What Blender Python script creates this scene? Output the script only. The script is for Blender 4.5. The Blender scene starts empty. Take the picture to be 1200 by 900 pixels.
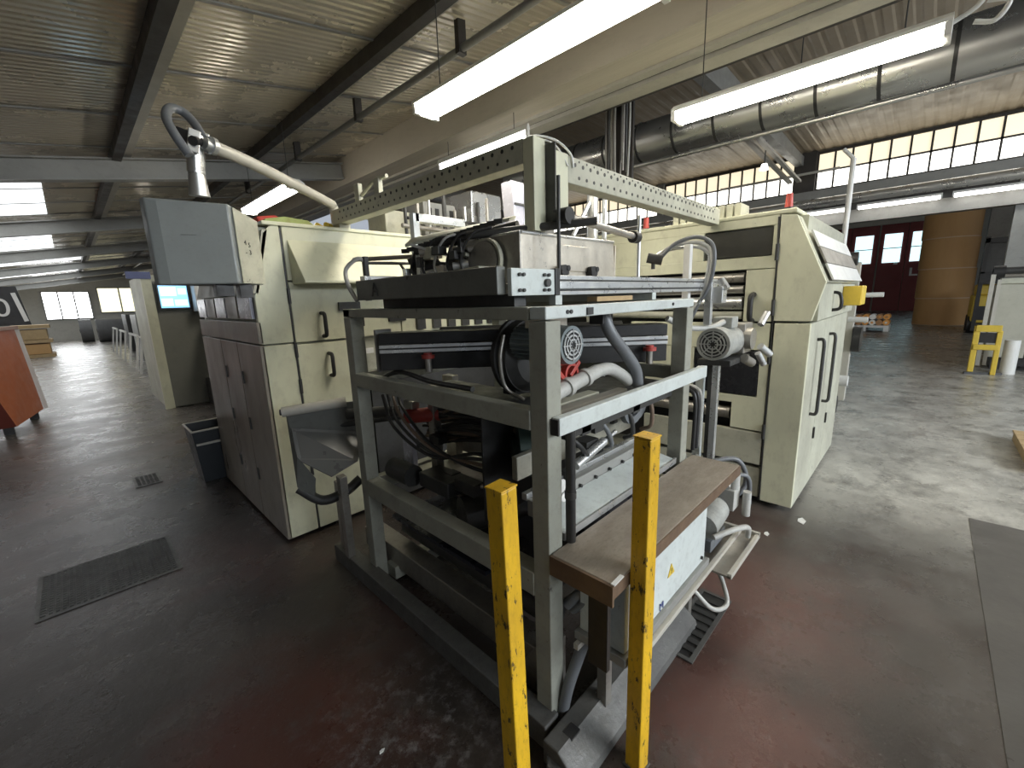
import bpy, bmesh, math, random
from mathutils import Vector, Matrix
random.seed(7)
R_ = math.radians
SC = bpy.context.scene
COL = SC.collection

# ---------------------------------------------------------------- camera, world, lights, exposure
YAW, PIT, ROL, FPX = R_(44.328), R_(11.450), R_(-1.841), 496.74
EYE = Vector((0, 0, 1.65))
Fw = Vector((math.cos(YAW)*math.cos(PIT), math.sin(YAW)*math.cos(PIT), -math.sin(PIT)))
Rt0 = Vector((math.sin(YAW), -math.cos(YAW), 0)); Up0 = Rt0.cross(Fw)
Rt = Rt0*math.cos(ROL) + Up0*math.sin(ROL); Up = Up0*math.cos(ROL) - Rt0*math.sin(ROL)
cam = bpy.data.cameras.new('camera'); camo = bpy.data.objects.new('camera', cam); COL.objects.link(camo)
cam.sensor_width = 36; cam.sensor_fit = 'HORIZONTAL'; cam.lens = FPX/1200*36
cam.clip_start = 0.05; cam.clip_end = 200
m = Matrix((Rt, Up, -Fw)).transposed().to_4x4(); m.translation = EYE
camo.matrix_world = m
SC.camera = camo

w = bpy.data.worlds.new('world'); SC.world = w; w.use_nodes = True
w.node_tree.nodes['Background'].inputs[0].default_value = (0.80, 0.88, 1.0, 1)
w.node_tree.nodes['Background'].inputs[1].default_value = 0.38
SC.view_settings.view_transform = 'Standard'; SC.view_settings.look = 'None'
SC.view_settings.gamma = 1; SC.view_settings.exposure = 0.45
SC.view_settings.use_curve_mapping = False

def area(name, loc, target, sx, sy, power, col):
    l = bpy.data.lights.new(name, 'AREA'); l.shape = 'RECTANGLE'; l.size = sx; l.size_y = sy
    l.energy = power; l.color = col
    o = bpy.data.objects.new(name, l); COL.objects.link(o); o.location = loc
    o.rotation_euler = (Vector(target)-Vector(loc)).to_track_quat('-Z', 'Y').to_euler()
    return o
# assumed daylight from the right: unseen area light added, no openings are built
area('assumed_daylight_right', (3.5, -8.6, 4.3), (3.0, 2.0, .6), 10, 3.0, 1150, (0.86, 0.93, 1.0))
TUBE = 24.0      # strength of the fluorescent diffusers
PANE = 7.0       # strength of the daylit panes

# ---------------------------------------------------------------- materials
def mat(name, col, rough=.5, metal=0., dirt=0., dcol=(.05, .045, .04), scale=3., chip=0., ccol=(.06, .04, .03),
        bump=0., emit=None, es=0., stretch=(1, 1, 1), spec=.5):
    M = bpy.data.materials.new(name); M.use_nodes = True
    nt = M.node_tree; N = nt.nodes; L = nt.links; b = N['Principled BSDF']
    b.inputs['Base Color'].default_value = (*col, 1); b.inputs['Roughness'].default_value = rough
    b.inputs['Metallic'].default_value = metal; b.inputs['Specular IOR Level'].default_value = spec
    if emit:
        b.inputs['Emission Color'].default_value = (*emit, 1); b.inputs['Emission Strength'].default_value = es
    if dirt or chip or bump:
        tc = N.new('ShaderNodeTexCoord'); mp = N.new('ShaderNodeMapping'); mp.inputs['Scale'].default_value = stretch
        L.new(tc.outputs['Object'], mp.inputs[0])
        def noise(s, d=6, r=.62):
            n = N.new('ShaderNodeTexNoise'); n.inputs['Scale'].default_value = s; n.inputs['Detail'].default_value = d
            n.inputs['Roughness'].default_value = r; L.new(mp.outputs[0], n.inputs['Vector']); return n.outputs['Fac']
        def ramp(src, a, c_):
            r = N.new('ShaderNodeMapRange'); r.inputs['From Min'].default_value = a; r.inputs['From Max'].default_value = c_
            L.new(src, r.inputs['Value']); return r.outputs[0]
        def mul(a, k):
            r = N.new('ShaderNodeMath'); r.operation = 'MULTIPLY'; L.new(a, r.inputs[0]); r.inputs[1].default_value = k; return r.outputs[0]
        cur = None
        def mix(f, c2, cur):
            mx = N.new('ShaderNodeMix'); mx.data_type = 'RGBA'; L.new(f, mx.inputs[0])
            if cur is None: mx.inputs[6].default_value = (*col, 1)
            else: L.new(cur, mx.inputs[6])
            mx.inputs[7].default_value = (*c2, 1); return mx.outputs[2]
        if dirt:
            cur = mix(mul(ramp(noise(scale), .38, .78), min(1, dirt)), dcol, cur)
            cur = mix(mul(ramp(noise(scale*7.3, 5, .7), .5, .75), min(1, dirt*.8)), dcol, cur)
        if chip:
            cur = mix(ramp(noise(scale*5.1, 8, .75), .70-chip*.2, .715-chip*.2), ccol, cur)
        if cur: L.new(cur, b.inputs['Base Color'])
        rr = N.new('ShaderNodeMapRange'); L.new(noise(scale*2.3), rr.inputs['Value'])
        rr.inputs['From Min'].default_value = .3; rr.inputs['From Max'].default_value = .7
        rr.inputs['To Min'].default_value = max(.05, rough-.12); rr.inputs['To Max'].default_value = min(1, rough+.15)
        L.new(rr.outputs[0], b.inputs['Roughness'])
        if bump:
            bp = N.new('ShaderNodeBump'); bp.inputs['Strength'].default_value = bump; bp.inputs['Distance'].default_value = .01
            L.new(noise(scale*6), bp.inputs['Height']); L.new(bp.outputs[0], b.inputs['Normal'])
    return M

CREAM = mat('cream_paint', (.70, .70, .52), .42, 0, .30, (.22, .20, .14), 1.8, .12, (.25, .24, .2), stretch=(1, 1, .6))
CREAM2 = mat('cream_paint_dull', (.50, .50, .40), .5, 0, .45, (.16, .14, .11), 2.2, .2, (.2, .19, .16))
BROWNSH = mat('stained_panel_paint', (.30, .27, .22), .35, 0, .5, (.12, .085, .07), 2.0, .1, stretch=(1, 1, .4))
FRAME = mat('frame_paint_green_grey', (.34, .345, .29), .45, 0, .45, (.13, .12, .10), 4, .25, (.10, .09, .08))
PALE = mat('pale_paint_and_lit_rail', (.62, .67, .65), .45, 0, .35, (.2, .2, .18), 4, .15, (.15, .13, .1))  # real pale paint; on the front frame rails it paints in daylight
ALU = mat('aluminium', (.66, .67, .66), .32, .75, .3, (.3, .3, .29), 6, stretch=(1, 1, 1))
GALV = mat('galvanised_steel', (.62, .62, .60), .30, .85, .10, (.42, .41, .39), 1)
STEEL = mat('worn_steel', (.42, .40, .36), .38, .7, .5, (.14, .12, .10), 5, .15)
SHEET = mat('brushed_sheet_steel', (.70, .65, .55), .36, .6, .4, (.30, .25, .19), 5, bump=.1)
DSTEEL = mat('dark_slab_paint', (.15, .155, .14), .38, .2, .4, (.05, .045, .04), 3)
DARK = mat('dark_iron', (.07, .07, .068), .45, .4, .5, (.03, .028, .025), 6)
BLACK = mat('black_rubber', (.018, .018, .018), .45, 0, .3, (.06, .055, .05), 8)
GLASSD = mat('dark_window_glass', (.05, .05, .045), .12, 0, .2, (.12, .11, .09), 3)
HOSE = mat('grey_hose', (.16, .17, .18), .4, 0, .3, (.06, .06, .06), 12)
HOSEL = mat('light_grey_hose', (.50, .50, .47), .4, 0, .4, (.2, .19, .16), 12)
BCABLE = mat('brown_cable', (.20, .14, .10), .5, 0, .5, (.05, .04, .03), 12)
BLUEGR = mat('motor_blue_grey', (.20, .235, .24), .4, .1, .4, (.07, .07, .07), 8)
MOTORL = mat('motor_light_grey', (.45, .46, .43), .4, .2, .5, (.12, .11, .1), 10)
RED = mat('red_paint', (.45, .06, .045), .45, 0, .4, (.12, .04, .03), 9)
YEL = mat('yellow_post_paint', (.78, .47, .02), .38, 0, .7, (.34, .18, .02), 9, .52, (.05, .035, .02), stretch=(1, 1, .35))
YEL2 = mat('yellow_guard_paint', (.70, .50, .06), .45, 0, .3, (.3, .2, .05), 5, .1)
WOODT = mat('chipboard_top', (.30, .26, .21), .5, 0, .6, (.12, .09, .07), 7, .05, (.5, .46, .4), stretch=(1, 2.5, 1))
WOODE = mat('chipboard_edge', (.15, .095, .055), .6, 0, .6, (.07, .04, .03), 8)
WOOD = mat('pallet_wood', (.50, .36, .19), .65, 0, .4, (.25, .16, .08), 8)
CONC = mat('greasy_cast_steel', (.12, .12, .112), .5, .2, .6, (.05, .045, .045), 6, .25, (.33, .33, .31), bump=.3)
ORANGE = mat('orange_paint', (.60, .17, .06), .4, 0, .4, (.40, .10, .05), 3, .12, (.5, .3, .2))
DRED = mat('dark_red_paint', (.17, .035, .025), .4, 0, .4, (.06, .015, .01), 3)
DOORR = mat('wine_red_door', (.22, .035, .035), .5, 0, .3, (.12, .02, .02), 2)
KRAFT = mat('kraft_paper', (.60, .36, .15), .6, 0, .25, (.42, .24, .10), 1.5, stretch=(1, 1, .3))
KEDGE = mat('kraft_edge', (.70, .55, .38), .7)
WHITE = mat('white_plastic', (.75, .75, .72), .4, 0, .2, (.4, .38, .34), 5)
PANELG = mat('pendant_grey_paint', (.27, .29, .28), .4, .1, .25, (.17, .17, .16), 6)
BINM = mat('dark_blue_grey_bin', (.022, .027, .032), .45, 0, .3, (.02, .02, .02), 6)
ROOF = mat('roof_sheet', (.62, .57, .47), .24, .35, .05, (.42, .38, .31), .5)
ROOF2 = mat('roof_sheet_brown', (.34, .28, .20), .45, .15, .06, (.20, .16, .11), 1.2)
ROOFD = mat('roof_sheet_shaded', (.055, .055, .055), .5, .1, .4, (.06, .06, .06), 1.2)  # roof brown darkened, painting in the poor light above the duct
SOFF = mat('soffit_panel', (.60, .55, .46), .5, .1, .35, (.30, .27, .22), 1.5, stretch=(6, .3, 1))
BEAMD = mat('dark_steel_beam', (.07, .062, .055), .5, .2, .4, (.03, .03, .03), 3)
BEAMG = mat('grey_steel_beam', (.30, .30, .28), .45, .2, .35, (.14, .13, .12), 2)
BEAML = mat('light_steel_beam', (.50, .48, .42), .45, .1, .35, (.3, .28, .24), 3)
WALLM = mat('plaster_wall', (.45, .44, .40), .8, 0, .4, (.25, .24, .21), 1.0)
COLM = mat('concrete_column', (.30, .30, .28), .7, 0, .5, (.16, .16, .15), 1.5)
TUBEM = mat('fluorescent_diffuser', (.9, .9, .9), .4, emit=(1, .93, .80), es=TUBE)
TUBEF = mat('far_fluorescent_diffuser', (.9, .9, .9), .4, emit=(1, .96, .90), es=6)
PANEW = mat('daylit_pane_warm', (.8, .75, .6), .4, emit=(1, .86, .62), es=PANE*.105)
PANEL_ = mat('daylit_pane_bright', (.8, .8, .75), .4, emit=(1, .97, .88), es=PANE*.4)
PANEC = mat('daylit_pane_white', (.8, .8, .8), .4, emit=(.96, .98, 1), es=PANE*.8)
PANEY = mat('daylit_pane_yellow', (.8, .8, .6), .4, emit=(1, .93, .62), es=PANE*.16)
PANEB = mat('door_pane_blue', (.6, .8, .85), .3, emit=(.62, .93, 1), es=1.1)
SKYL = mat('roof_light_sheet', (.8, .8, .8), .4, emit=(.93, .97, 1), es=1.3)
SCREEN = mat('lit_screen', (.05, .1, .2), .2, emit=(.25, .58, .95), es=1.3)
SCRL = mat('lit_screen_panels', (.3, .5, .7), .2, emit=(.62, .86, 1), es=1.2)
PLASTIC = mat('clear_plastic_wrap', (.62, .62, .70), .2, .1, .3, (.3, .3, .36), 9)
GREEN = mat('green_lamp', (.05, .35, .12), .4)
PUR = mat('blue_sign', (.05, .07, .22), .4)
TARP = mat('dark_roll_wrap', (.10, .10, .10), .5, 0, .3, (.2, .2, .2), 3)

def floor_mat():
    M = bpy.data.materials.new('greasy_factory_floor'); M.use_nodes = True
    nt = M.node_tree; N = nt.nodes; L = nt.links; b = N['Principled BSDF']
    tc = N.new('ShaderNodeTexCoord')
    def noise(s, d=6, r=.6, st=(1, 1, 1), off=(0, 0, 0)):
        mp = N.new('ShaderNodeMapping'); mp.inputs['Scale'].default_value = st; mp.inputs['Location'].default_value = off
        L.new(tc.outputs['Object'], mp.inputs[0])
        n = N.new('ShaderNodeTexNoise'); n.inputs['Scale'].default_value = s; n.inputs['Detail'].default_value = d
        n.inputs['Roughness'].default_value = r; L.new(mp.outputs[0], n.inputs['Vector']); return n.outputs['Fac']
    def rng(src, a, c, lo=0, hi=1):
        r = N.new('ShaderNodeMapRange'); r.inputs['From Min'].default_value = a; r.inputs['From Max'].default_value = c
        r.inputs['To Min'].default_value = lo; r.inputs['To Max'].default_value = hi
        if hasattr(src, 'links'): L.new(src, r.inputs['Value'])
        return r.outputs[0]
    def op(o, a, c):
        r = N.new('ShaderNodeMath'); r.operation = o
        for i, x in enumerate((a, c)):
            if isinstance(x, (int, float)): r.inputs[i].default_value = x
            else: L.new(x, r.inputs[i])
        return r.outputs[0]
    def mix(f, a, c):
        mx = N.new('ShaderNodeMix'); mx.data_type = 'RGBA'; L.new(f, mx.inputs[0])
        for i, x in ((6, a), (7, c)):
            if isinstance(x, tuple): mx.inputs[i].default_value = (*x, 1)
            else: L.new(x, mx.inputs[i])
        return mx.outputs[2]
    sp = N.new('ShaderNodeSeparateXYZ'); L.new(tc.outputs['Object'], sp.inputs[0]); X, Y = sp.outputs[0], sp.outputs[1]
    base = mix(rng(noise(1.3), .35, .7), (.026, .020, .017), (.062, .050, .042))
    # oxide red paint left in patches
    def spot(cx, cy, rad, soft=.5):
        cb = N.new('ShaderNodeVectorMath'); cb.operation = 'DISTANCE'; L.new(tc.outputs['Object'], cb.inputs[0]); cb.inputs[1].default_value = (cx, cy, 0)
        d = op('ADD', cb.outputs['Value'], op('MULTIPLY', op('SUBTRACT', noise(3.5, 6, .7), .5), rad*1.2))
        return rng(d, rad*(1+soft), rad*(1-soft))
    redm = op('MULTIPLY', rng(noise(.9, 5, .6, off=(3.1, 1.7, 0)), .52, .66), .5)
    base = mix(redm, base, (.075, .030, .025))
    base = mix(op('MULTIPLY', spot(.30, 1.62, .42), .85), base, (.070, .020, .013))
    base = mix(op('MULTIPLY', op('MAXIMUM', spot(2.35, .60, .50), spot(1.50, .38, .34)), .8), base, (.135, .062, .050))
    # worn bare concrete in the travelled aisles
    gx = op('MULTIPLY', rng(X, 3.3, 4.5), rng(Y, 1.6, .4))
    gx = op('MULTIPLY', gx, rng(X, 16, 9, .55, 1))
    gy = op('MULTIPLY', rng(Y, 5.5, 13, 0, .42), rng(X, 2.0, 1.0))
    worn = op('MAXIMUM', gx, gy)
    wn = op('MULTIPLY', worn, rng(noise(2.6, 10, .8, st=(1, 1.3, 1)), .30, .52))
    base = mix(wn, base, (.60, .58, .52))
    mid = op('MULTIPLY', rng(X, 1.6, 3.2), rng(Y, .9, .3))
    base = mix(op('MULTIPLY', mid, op('MULTIPLY', rng(noise(2.0, 9, .75, off=(2, 2, 0)), .35, .6), .55)), base, (.15, .145, .13))
    fx = op('MULTIPLY', rng(noise(5.5, 10, .85, off=(7, 2, 0)), .55, .68), .30)
    base = mix(fx, base, (.20, .195, .19))
    scf = op('MULTIPLY', spot(.68, 1.28, .30), rng(noise(16, 8, .8), .5, .64))
    base = mix(op('MULTIPLY', scf, .6), base, (.22, .21, .205))
    stn = op('MULTIPLY', rng(noise(2.1, 10, .82, off=(11, 4, 0)), .52, .64), .7)
    base = mix(stn, base, (.07, .062, .055))
    spk = rng(noise(38, 3, .6), .68, .74)
    base = mix(op('MULTIPLY', spk, .25), base, (.32, .31, .30))
    L.new(base, b.inputs['Base Color'])
    r1 = rng(noise(1.7, 8, .7, st=(1, 1, 1), off=(1, 5, 0)), .3, .7, .16, .42)
    L.new(r1, b.inputs['Roughness']); b.inputs['Specular IOR Level'].default_value = .55
    bp = N.new('ShaderNodeBump'); bp.inputs['Strength'].default_value = .30; bp.inputs['Distance'].default_value = .012
    h = op('ADD', op('MULTIPLY', noise(16, 10, .8), 1.1), op('MULTIPLY', noise(3.1, 3, .5), 1.0))
    L.new(h, bp.inputs['Height']); L.new(bp.outputs[0], b.inputs['Normal'])
    return M
FLOOR = floor_mat()

# ---------------------------------------------------------------- mesh helpers
class MB:
    def __init__(s): s.v = []; s.f = []; s.sm = []
    def add(s, vs, fs, smooth=False):
        o = len(s.v); s.v += [Vector(p) for p in vs]
        for f in fs: s.f.append([i+o for i in f]); s.sm.append(smooth)
        return s
    def box(s, x0, x1, y0, y1, z0, z1):
        x0, x1 = min(x0, x1), max(x0, x1); y0, y1 = min(y0, y1), max(y0, y1); z0, z1 = min(z0, z1), max(z0, z1)
        return s.add([(x0, y0, z0), (x1, y0, z0), (x1, y1, z0), (x0, y1, z0), (x0, y0, z1), (x1, y0, z1), (x1, y1, z1), (x0, y1, z1)],
              [(0, 3, 2, 1), (4, 5, 6, 7), (0, 1, 5, 4), (1, 2, 6, 5), (2, 3, 7, 6), (3, 0, 4, 7)])
    def prism(s, poly, axis, a, b):   # poly = 2-D points in the other two axes, extruded along axis from a to b
        def P(p, t):
            return {'x': (t, p[0], p[1]), 'y': (p[0], t, p[1]), 'z': (p[0], p[1], t)}[axis]
        n = len(poly); vs = [P(p, a) for p in poly]+[P(p, b) for p in poly]
        fs = [tuple(range(n)), tuple(range(2*n-1, n-1, -1))]+[(i, i+n, (i+1) % n+n, (i+1) % n) for i in range(n)]
        return s.add(vs, fs)
    def bar(s, p, q, w, h, up=(0, 0, 1)):   # rectangular bar between two points
        p, q = Vector(p), Vector(q); d = (q-p).normalized(); u = Vector(up)
        if abs(d.dot(u)) > .95: u = Vector((1, 0, 0))
        sx = d.cross(u).normalized(); sz = sx.cross(d).normalized()
        vs = [c+sx*a*w/2+sz*b*h/2 for c in (p, q) for a, b in ((-1, -1), (1, -1), (1, 1), (-1, 1))]
        return s.add(vs, [(0, 1, 2, 3), (7, 6, 5, 4), (0, 4, 5, 1), (1, 5, 6, 2), (2, 6, 7, 3), (3, 7, 4, 0)])
    def cyl(s, p, q, r, n=20, r2=None, caps=True):
        p, q = Vector(p), Vector(q); d = (q-p).normalized(); u = Vector((0, 0, 1)) if abs(d.z) < .9 else Vector((1, 0, 0))
        a = d.cross(u).normalized(); b = a.cross(d); r2 = r if r2 is None else r2
        vs = [p+(a*math.cos(t)+b*math.sin(t))*r for t in [2*math.pi*i/n for i in range(n)]]
        vs += [q+(a*math.cos(t)+b*math.sin(t))*r2 for t in [2*math.pi*i/n for i in range(n)]]
        s.add(vs, [(i, (i+1) % n, (i+1) % n+n, i+n) for i in range(n)], True)
        if caps: s.add(vs, [tuple(range(n-1, -1, -1)), tuple(range(n, 2*n))])
        return s
    def ring(s, c, d, ro, ri, t, n=28):   # flat annulus with thickness along d
        c, d = Vector(c), Vector(d).normalized(); u = Vector((0, 0, 1)) if abs(d.z) < .9 else Vector((1, 0, 0))
        a = d.cross(u).normalized(); b = a.cross(d)
        vs = []
        for k in range(n):
            e = a*math.cos(2*math.pi*k/n)+b*math.sin(2*math.pi*k/n)
            vs += [c+e*ro, c+e*ri, c+e*ri+d*t, c+e*ro+d*t]
        fs = []
        for k in range(n):
            i, j = 4*k, 4*((k+1) % n)
            for q in range(4): fs.append((i+q, j+q, j+(q+1) % 4, i+(q+1) % 4))
        return s.add(vs, fs)
    def tube(s, pts, r, n=10, sub=6):
        P = [Vector(p) for p in pts]
        if len(P) > 2 and sub > 1:   # catmull-rom
            Q = []
            E = [P[0]*2-P[1]]+P+[P[-1]*2-P[-2]]
            for i in range(1, len(E)-2):
                for k in range(sub):
                    t = k/sub; a, b, c, d = E[i-1:i+3]
                    Q.append(.5*((2*b)+(c-a)*t+(2*a-5*b+4*c-d)*t*t+(3*b-a-3*c+d)*t**3))
            Q.append(P[-1]); P = Q
        up = Vector((0, 0, 1)); vs = []
        d0 = (P[1]-P[0]).normalized(); a = d0.cross(up if abs(d0.z) < .9 else Vector((1, 0, 0))).normalized()
        for i, p in enumerate(P):
            d = (P[min(i+1, len(P)-1)]-P[max(i-1, 0)]).normalized()
            a = (a-d*a.dot(d)).normalized(); b = d.cross(a)
            vs += [p+(a*math.cos(2*math.pi*k/n)+b*math.sin(2*math.pi*k/n))*r for k in range(n)]
        fs = [(i*n+k, i*n+(k+1) % n, (i+1)*n+(k+1) % n, (i+1)*n+k) for i in range(len(P)-1) for k in range(n)]
        s.add(vs, fs, True)
        return s.add([vs[k] for k in range(n)]+[vs[-n+k] for k in range(n)], [tuple(range(n-1, -1, -1)), tuple(range(n, 2*n))])

SPLIT = set('wheel machine_fittings rail_joint pipe_clamp bolt box_body slot hanger rail support_leg knob control_arm bracket white_covers runner tray_rail end_cap strut shaft mast side_cheek black_block pipe valve bracket_cluster hose cable coupling rail_end standoff guard_plate motor_body top_bracket bottom_connector beam brace_bar actuator pipe_clamp door_sign outlet_ring wrap screen_panels inner_upright nozzle power_cord'.split())
def comps(mb):
    par = list(range(len(mb.v)))
    def f(i):
        while par[i] != i: par[i] = par[par[i]]; i = par[i]
        return i
    key = {}
    for i, v in enumerate(mb.v):
        k = (round(v.x, 5), round(v.y, 5), round(v.z, 5))
        if k in key: par[f(i)] = f(key[k])
        else: key[k] = i
    for fc_ in mb.f:
        for i in fc_[1:]: par[f(i)] = f(fc_[0])
    g_ = {}
    for n_, fc_ in enumerate(mb.f): g_.setdefault(f(fc_[0]), []).append(n_)
    out = []
    for fs in g_.values():
        m2_ = MB(); mp = {}
        for n_ in fs:
            for i in mb.f[n_]:
                if i not in mp: mp[i] = len(m2_.v); m2_.v.append(mb.v[i])
            m2_.f.append([mp[i] for i in mb.f[n_]]); m2_.sm.append(mb.sm[n_])
        out.append(m2_)
    return out
def build(name, mb, material, parent=None, bevel=0., off=None, label=None, kind=None):
    if name in SPLIT and parent is not None and kind is None:
        cs_ = comps(mb)
        if len(cs_) > 1:
            return [build1(name, c_, material, parent, bevel, off, label, kind) for c_ in cs_][0]
    return build1(name, mb, material, parent, bevel, off, label, kind)
def build1(name, mb, material, parent=None, bevel=0., off=None, label=None, kind=None):
    me = bpy.data.meshes.new(name)
    o_ = Vector((0, 0, 0))
    root = parent
    while root is not None and root.parent is not None: root = root.parent
    if root is not None: o_ = root.location
    if off is not None: o_ = Vector(off)
    me.from_pydata([tuple(v-o_) for v in mb.v], [], mb.f)
    me.polygons.foreach_set('use_smooth', mb.sm)
    bm = bmesh.new(); bm.from_mesh(me); bmesh.ops.recalc_face_normals(bm, faces=bm.faces); bm.to_mesh(me); bm.free()
    me.materials.append(material)
    ob = bpy.data.objects.new(name, me); COL.objects.link(ob)
    if parent is not None: ob.parent = parent
    elif off is not None: ob.location = o_
    if bevel:
        bv = ob.modifiers.new('bevel', 'BEVEL'); bv.width = bevel; bv.segments = 2; bv.limit_method = 'ANGLE'; bv.angle_limit = R_(40)
    if label: ob['label'] = label
    if kind: ob['kind'] = kind
    return ob
def thing(name, label, cat, loc, group=None):
    e = bpy.data.objects.new(name, None); COL.objects.link(e); e.location = loc; e.empty_display_size = .1
    e['label'] = label; e['category'] = cat
    if group: e['group'] = group
    return e
def single(name, mb, material, label, cat, base, bevel=0., group=None):
    o = build(name, mb, material, None, bevel, off=base); o['label'] = label; o['category'] = cat
    if group: o['group'] = group
    return o
def struct(name, mb, material, parent=None, bevel=0.):
    o = build(name, mb, material, parent, bevel)
    if parent is None: o['kind'] = 'structure'
    return o
def sempty(name, loc=(0, 0, 0)):
    e = bpy.data.objects.new(name, None); COL.objects.link(e); e.location = loc; e['kind'] = 'structure'; return e
def B(*a): return MB().box(*a)
def text(name, body, size, loc, xdir, ydir, material, parent=None, depth=.001):
    cu = bpy.data.curves.new(name, 'FONT'); cu.body = body; cu.size = size; cu.extrude = depth; cu.align_x = 'CENTER'; cu.align_y = 'CENTER'
    tmp = bpy.data.objects.new(name+'_t', cu); COL.objects.link(tmp)
    dg = bpy.context.evaluated_depsgraph_get(); me = bpy.data.meshes.new_from_object(tmp.evaluated_get(dg))
    bpy.data.objects.remove(tmp)
    x = Vector(xdir).normalized(); y = Vector(ydir).normalized(); z = x.cross(y)
    mt = Matrix((x, y, z)).transposed().to_4x4(); mt.translation = Vector(loc)
    root = parent
    while root is not None and root.parent is not None: root = root.parent
    o_ = root.location if root is not None else Vector((0, 0, 0))
    me.transform(mt); me.transform(Matrix.Translation(-o_)); me.materials.clear(); me.materials.append(material)
    ob = bpy.data.objects.new(name, me); COL.objects.link(ob)
    if parent: ob.parent = parent
    return ob
def dup(o, loc=None, label=None):
    c = o.copy(); COL.objects.link(c)
    for ch in o.children:
        k = ch.copy(); COL.objects.link(k); k.parent = c
        for g in ch.children:
            h = g.copy(); COL.objects.link(h); h.parent = k
    if loc is not None: c.location = loc
    if label: c['label'] = label
    return c

# ================================================================ STRUCTURE
struct('floor', B(-45, 42, -40, 38, -.2, 0), FLOOR)
struct('floor_patch', B(-1.5, 4.25, -4.5, -.385, -.01, .002), mat('floor_patch_dark', (.085, .08, .072), .36, 0, .6, (.06, .055, .05), 1.6, .1, (.25, .24, .22), bump=.2))

# left bay: sloping ribbed roof sheets on dark purlins and grey rafters
def zr(x): return 3.45+.165*x
ceil = sempty('ceiling')
def roof_sheet(y0, w_, x0, x1, zf, material, name='roof_sheet', rib=.075, amp=.011, parent=ceil):
    pts = []; y = y0
    while y < y0+w_-1e-4:
        for dy, h in ((0, 0), (rib*.45, 0), (rib*.6, amp), (rib*.85, amp)):
            if y+dy <= y0+w_: pts.append((y+dy, h))
        y += rib
    pts.append((y0+w_, 0))
    n = len(pts); vs = [(x0, p, zf(x0)+h) for p, h in pts]+[(x1, p, zf(x1)+h) for p, h in pts]
    mb = MB().add(vs, [(i, i+1, n+i+1, n+i) for i in range(n-1)])
    return build(name, mb, material, parent)
k = 0
y = -6.0
while y < 36:
    zf = lambda x: zr(x)+.006*(k % 2)
    sky = [(8.4, 11.8), (13.2, 16.8), (18.4, 22.2), (23.6, 27.6), (29, 33)]
    if any(a <= y < b_ for a, b_ in sky):
        xr = .05 if y < 17 else .9  # far glowing sheets run wider, standing in for reflections on the roof
        roof_sheet(y, 1.215, -6.5, -3.4, zf, ROOF)
        roof_sheet(y, 1.215, -3.4, xr, zf, SKYL, 'roof_light')
        roof_sheet(y, 1.215, xr, 3.62, zf, ROOF)
    else:
        roof_sheet(y, 1.215, -6.5, 3.62, zf, ROOF)
    struct('seam_strip', MB().bar((-6.5, y, zr(-6.5)-.006), (3.62, y, zr(3.62)-.006), .03, .012), BEAMG, ceil)
    y += 1.2; k += 1
# dark purlins running away from the camera
for x, wd in ((.68, .09), (2.15, .09), (-2.6, .11), (-5.2, .11)):
    z = zr(x)
    struct('purlin', B(x, x+wd, -6, 36, z-.12, z-.002), BEAMD)
    struct('purlin_flange', B(x+wd, x+wd+.11, -6, 36, z-.03, z+.0), BEAML)
# grey rafters crossing beneath them
for yy in (7.35, 12.1, 17.3, 22.7, 28.2, 33.8):
    x0, x1 = -6.5, 3.6
    z0, z1 = zr(x0)-.13, zr(x1)-.13
    web = MB().bar((x0, yy, z0-.09), (x1, yy, z1-.09), .012, .23)
    fl = MB().bar((x0, yy, z0-.21), (x1, yy, z1-.21), .16, .018).bar((x0, yy, z0+.02), (x1, yy, z1+.02), .16, .018)
    e = sempty('rafter', (x0, yy, z0))
    build('web', web, BEAMG, e); build('flange', fl, BEAMG, e)
# gutter beam of the valley between the two bays
g = sempty('valley_beam', (3.62, 0, 3.6))
build('side_panel', B(3.62, 3.66, -6, 36, 3.66, 4.12), SOFF, g)
build('soffit', B(3.62, 4.28, -6, 36, 3.62, 3.66), SOFF, g)
build('flange', B(3.94, 4.04, -6, 36, 3.585, 3.618), BEAML, g)
build('flange', B(4.08, 4.28, -6, 36, 3.56, 3.60), BEAML, g)
build('groove', B(4.04, 4.08, -6, 36, 3.60, 3.618), BLACK, g)
build('web', B(4.28, 4.32, -6, 36, 3.56, 5.3), BEAMD, g)
struct('soffit_pipe', MB().cyl((2.62, -6, 3.68), (2.62, 36, 3.68), .03, 12), BEAMG)
for yy in (1.2, 3.0, 4.8, 6.6, 9, 12):
    struct('pipe_clip', B(2.58, 2.66, yy, yy+.05, 3.64, 3.90), BEAMD)
# right bay roof
k = 0; y = -8.0
while y < 18:
    zf = lambda x: 5.35-.03*(x-4.4)+.01*(k % 2)
    roof_sheet(y, 2.02, 4.3, 7.6, zf, ROOFD, rib=.2, amp=.010)  # strip over the duct gets the roof colour with shade painted in
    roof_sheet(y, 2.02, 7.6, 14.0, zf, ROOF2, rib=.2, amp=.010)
    y += 2.0; k += 1
for yy in (-4.2, 2.75, 6.9, 11.5):
    struct('roof_girder', B(4.7, 14, yy, yy+.18, 4.78, 5.0).box(4.7, 14, yy+.07, yy+.11, 5.0, 5.3), BEAMG)
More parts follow.
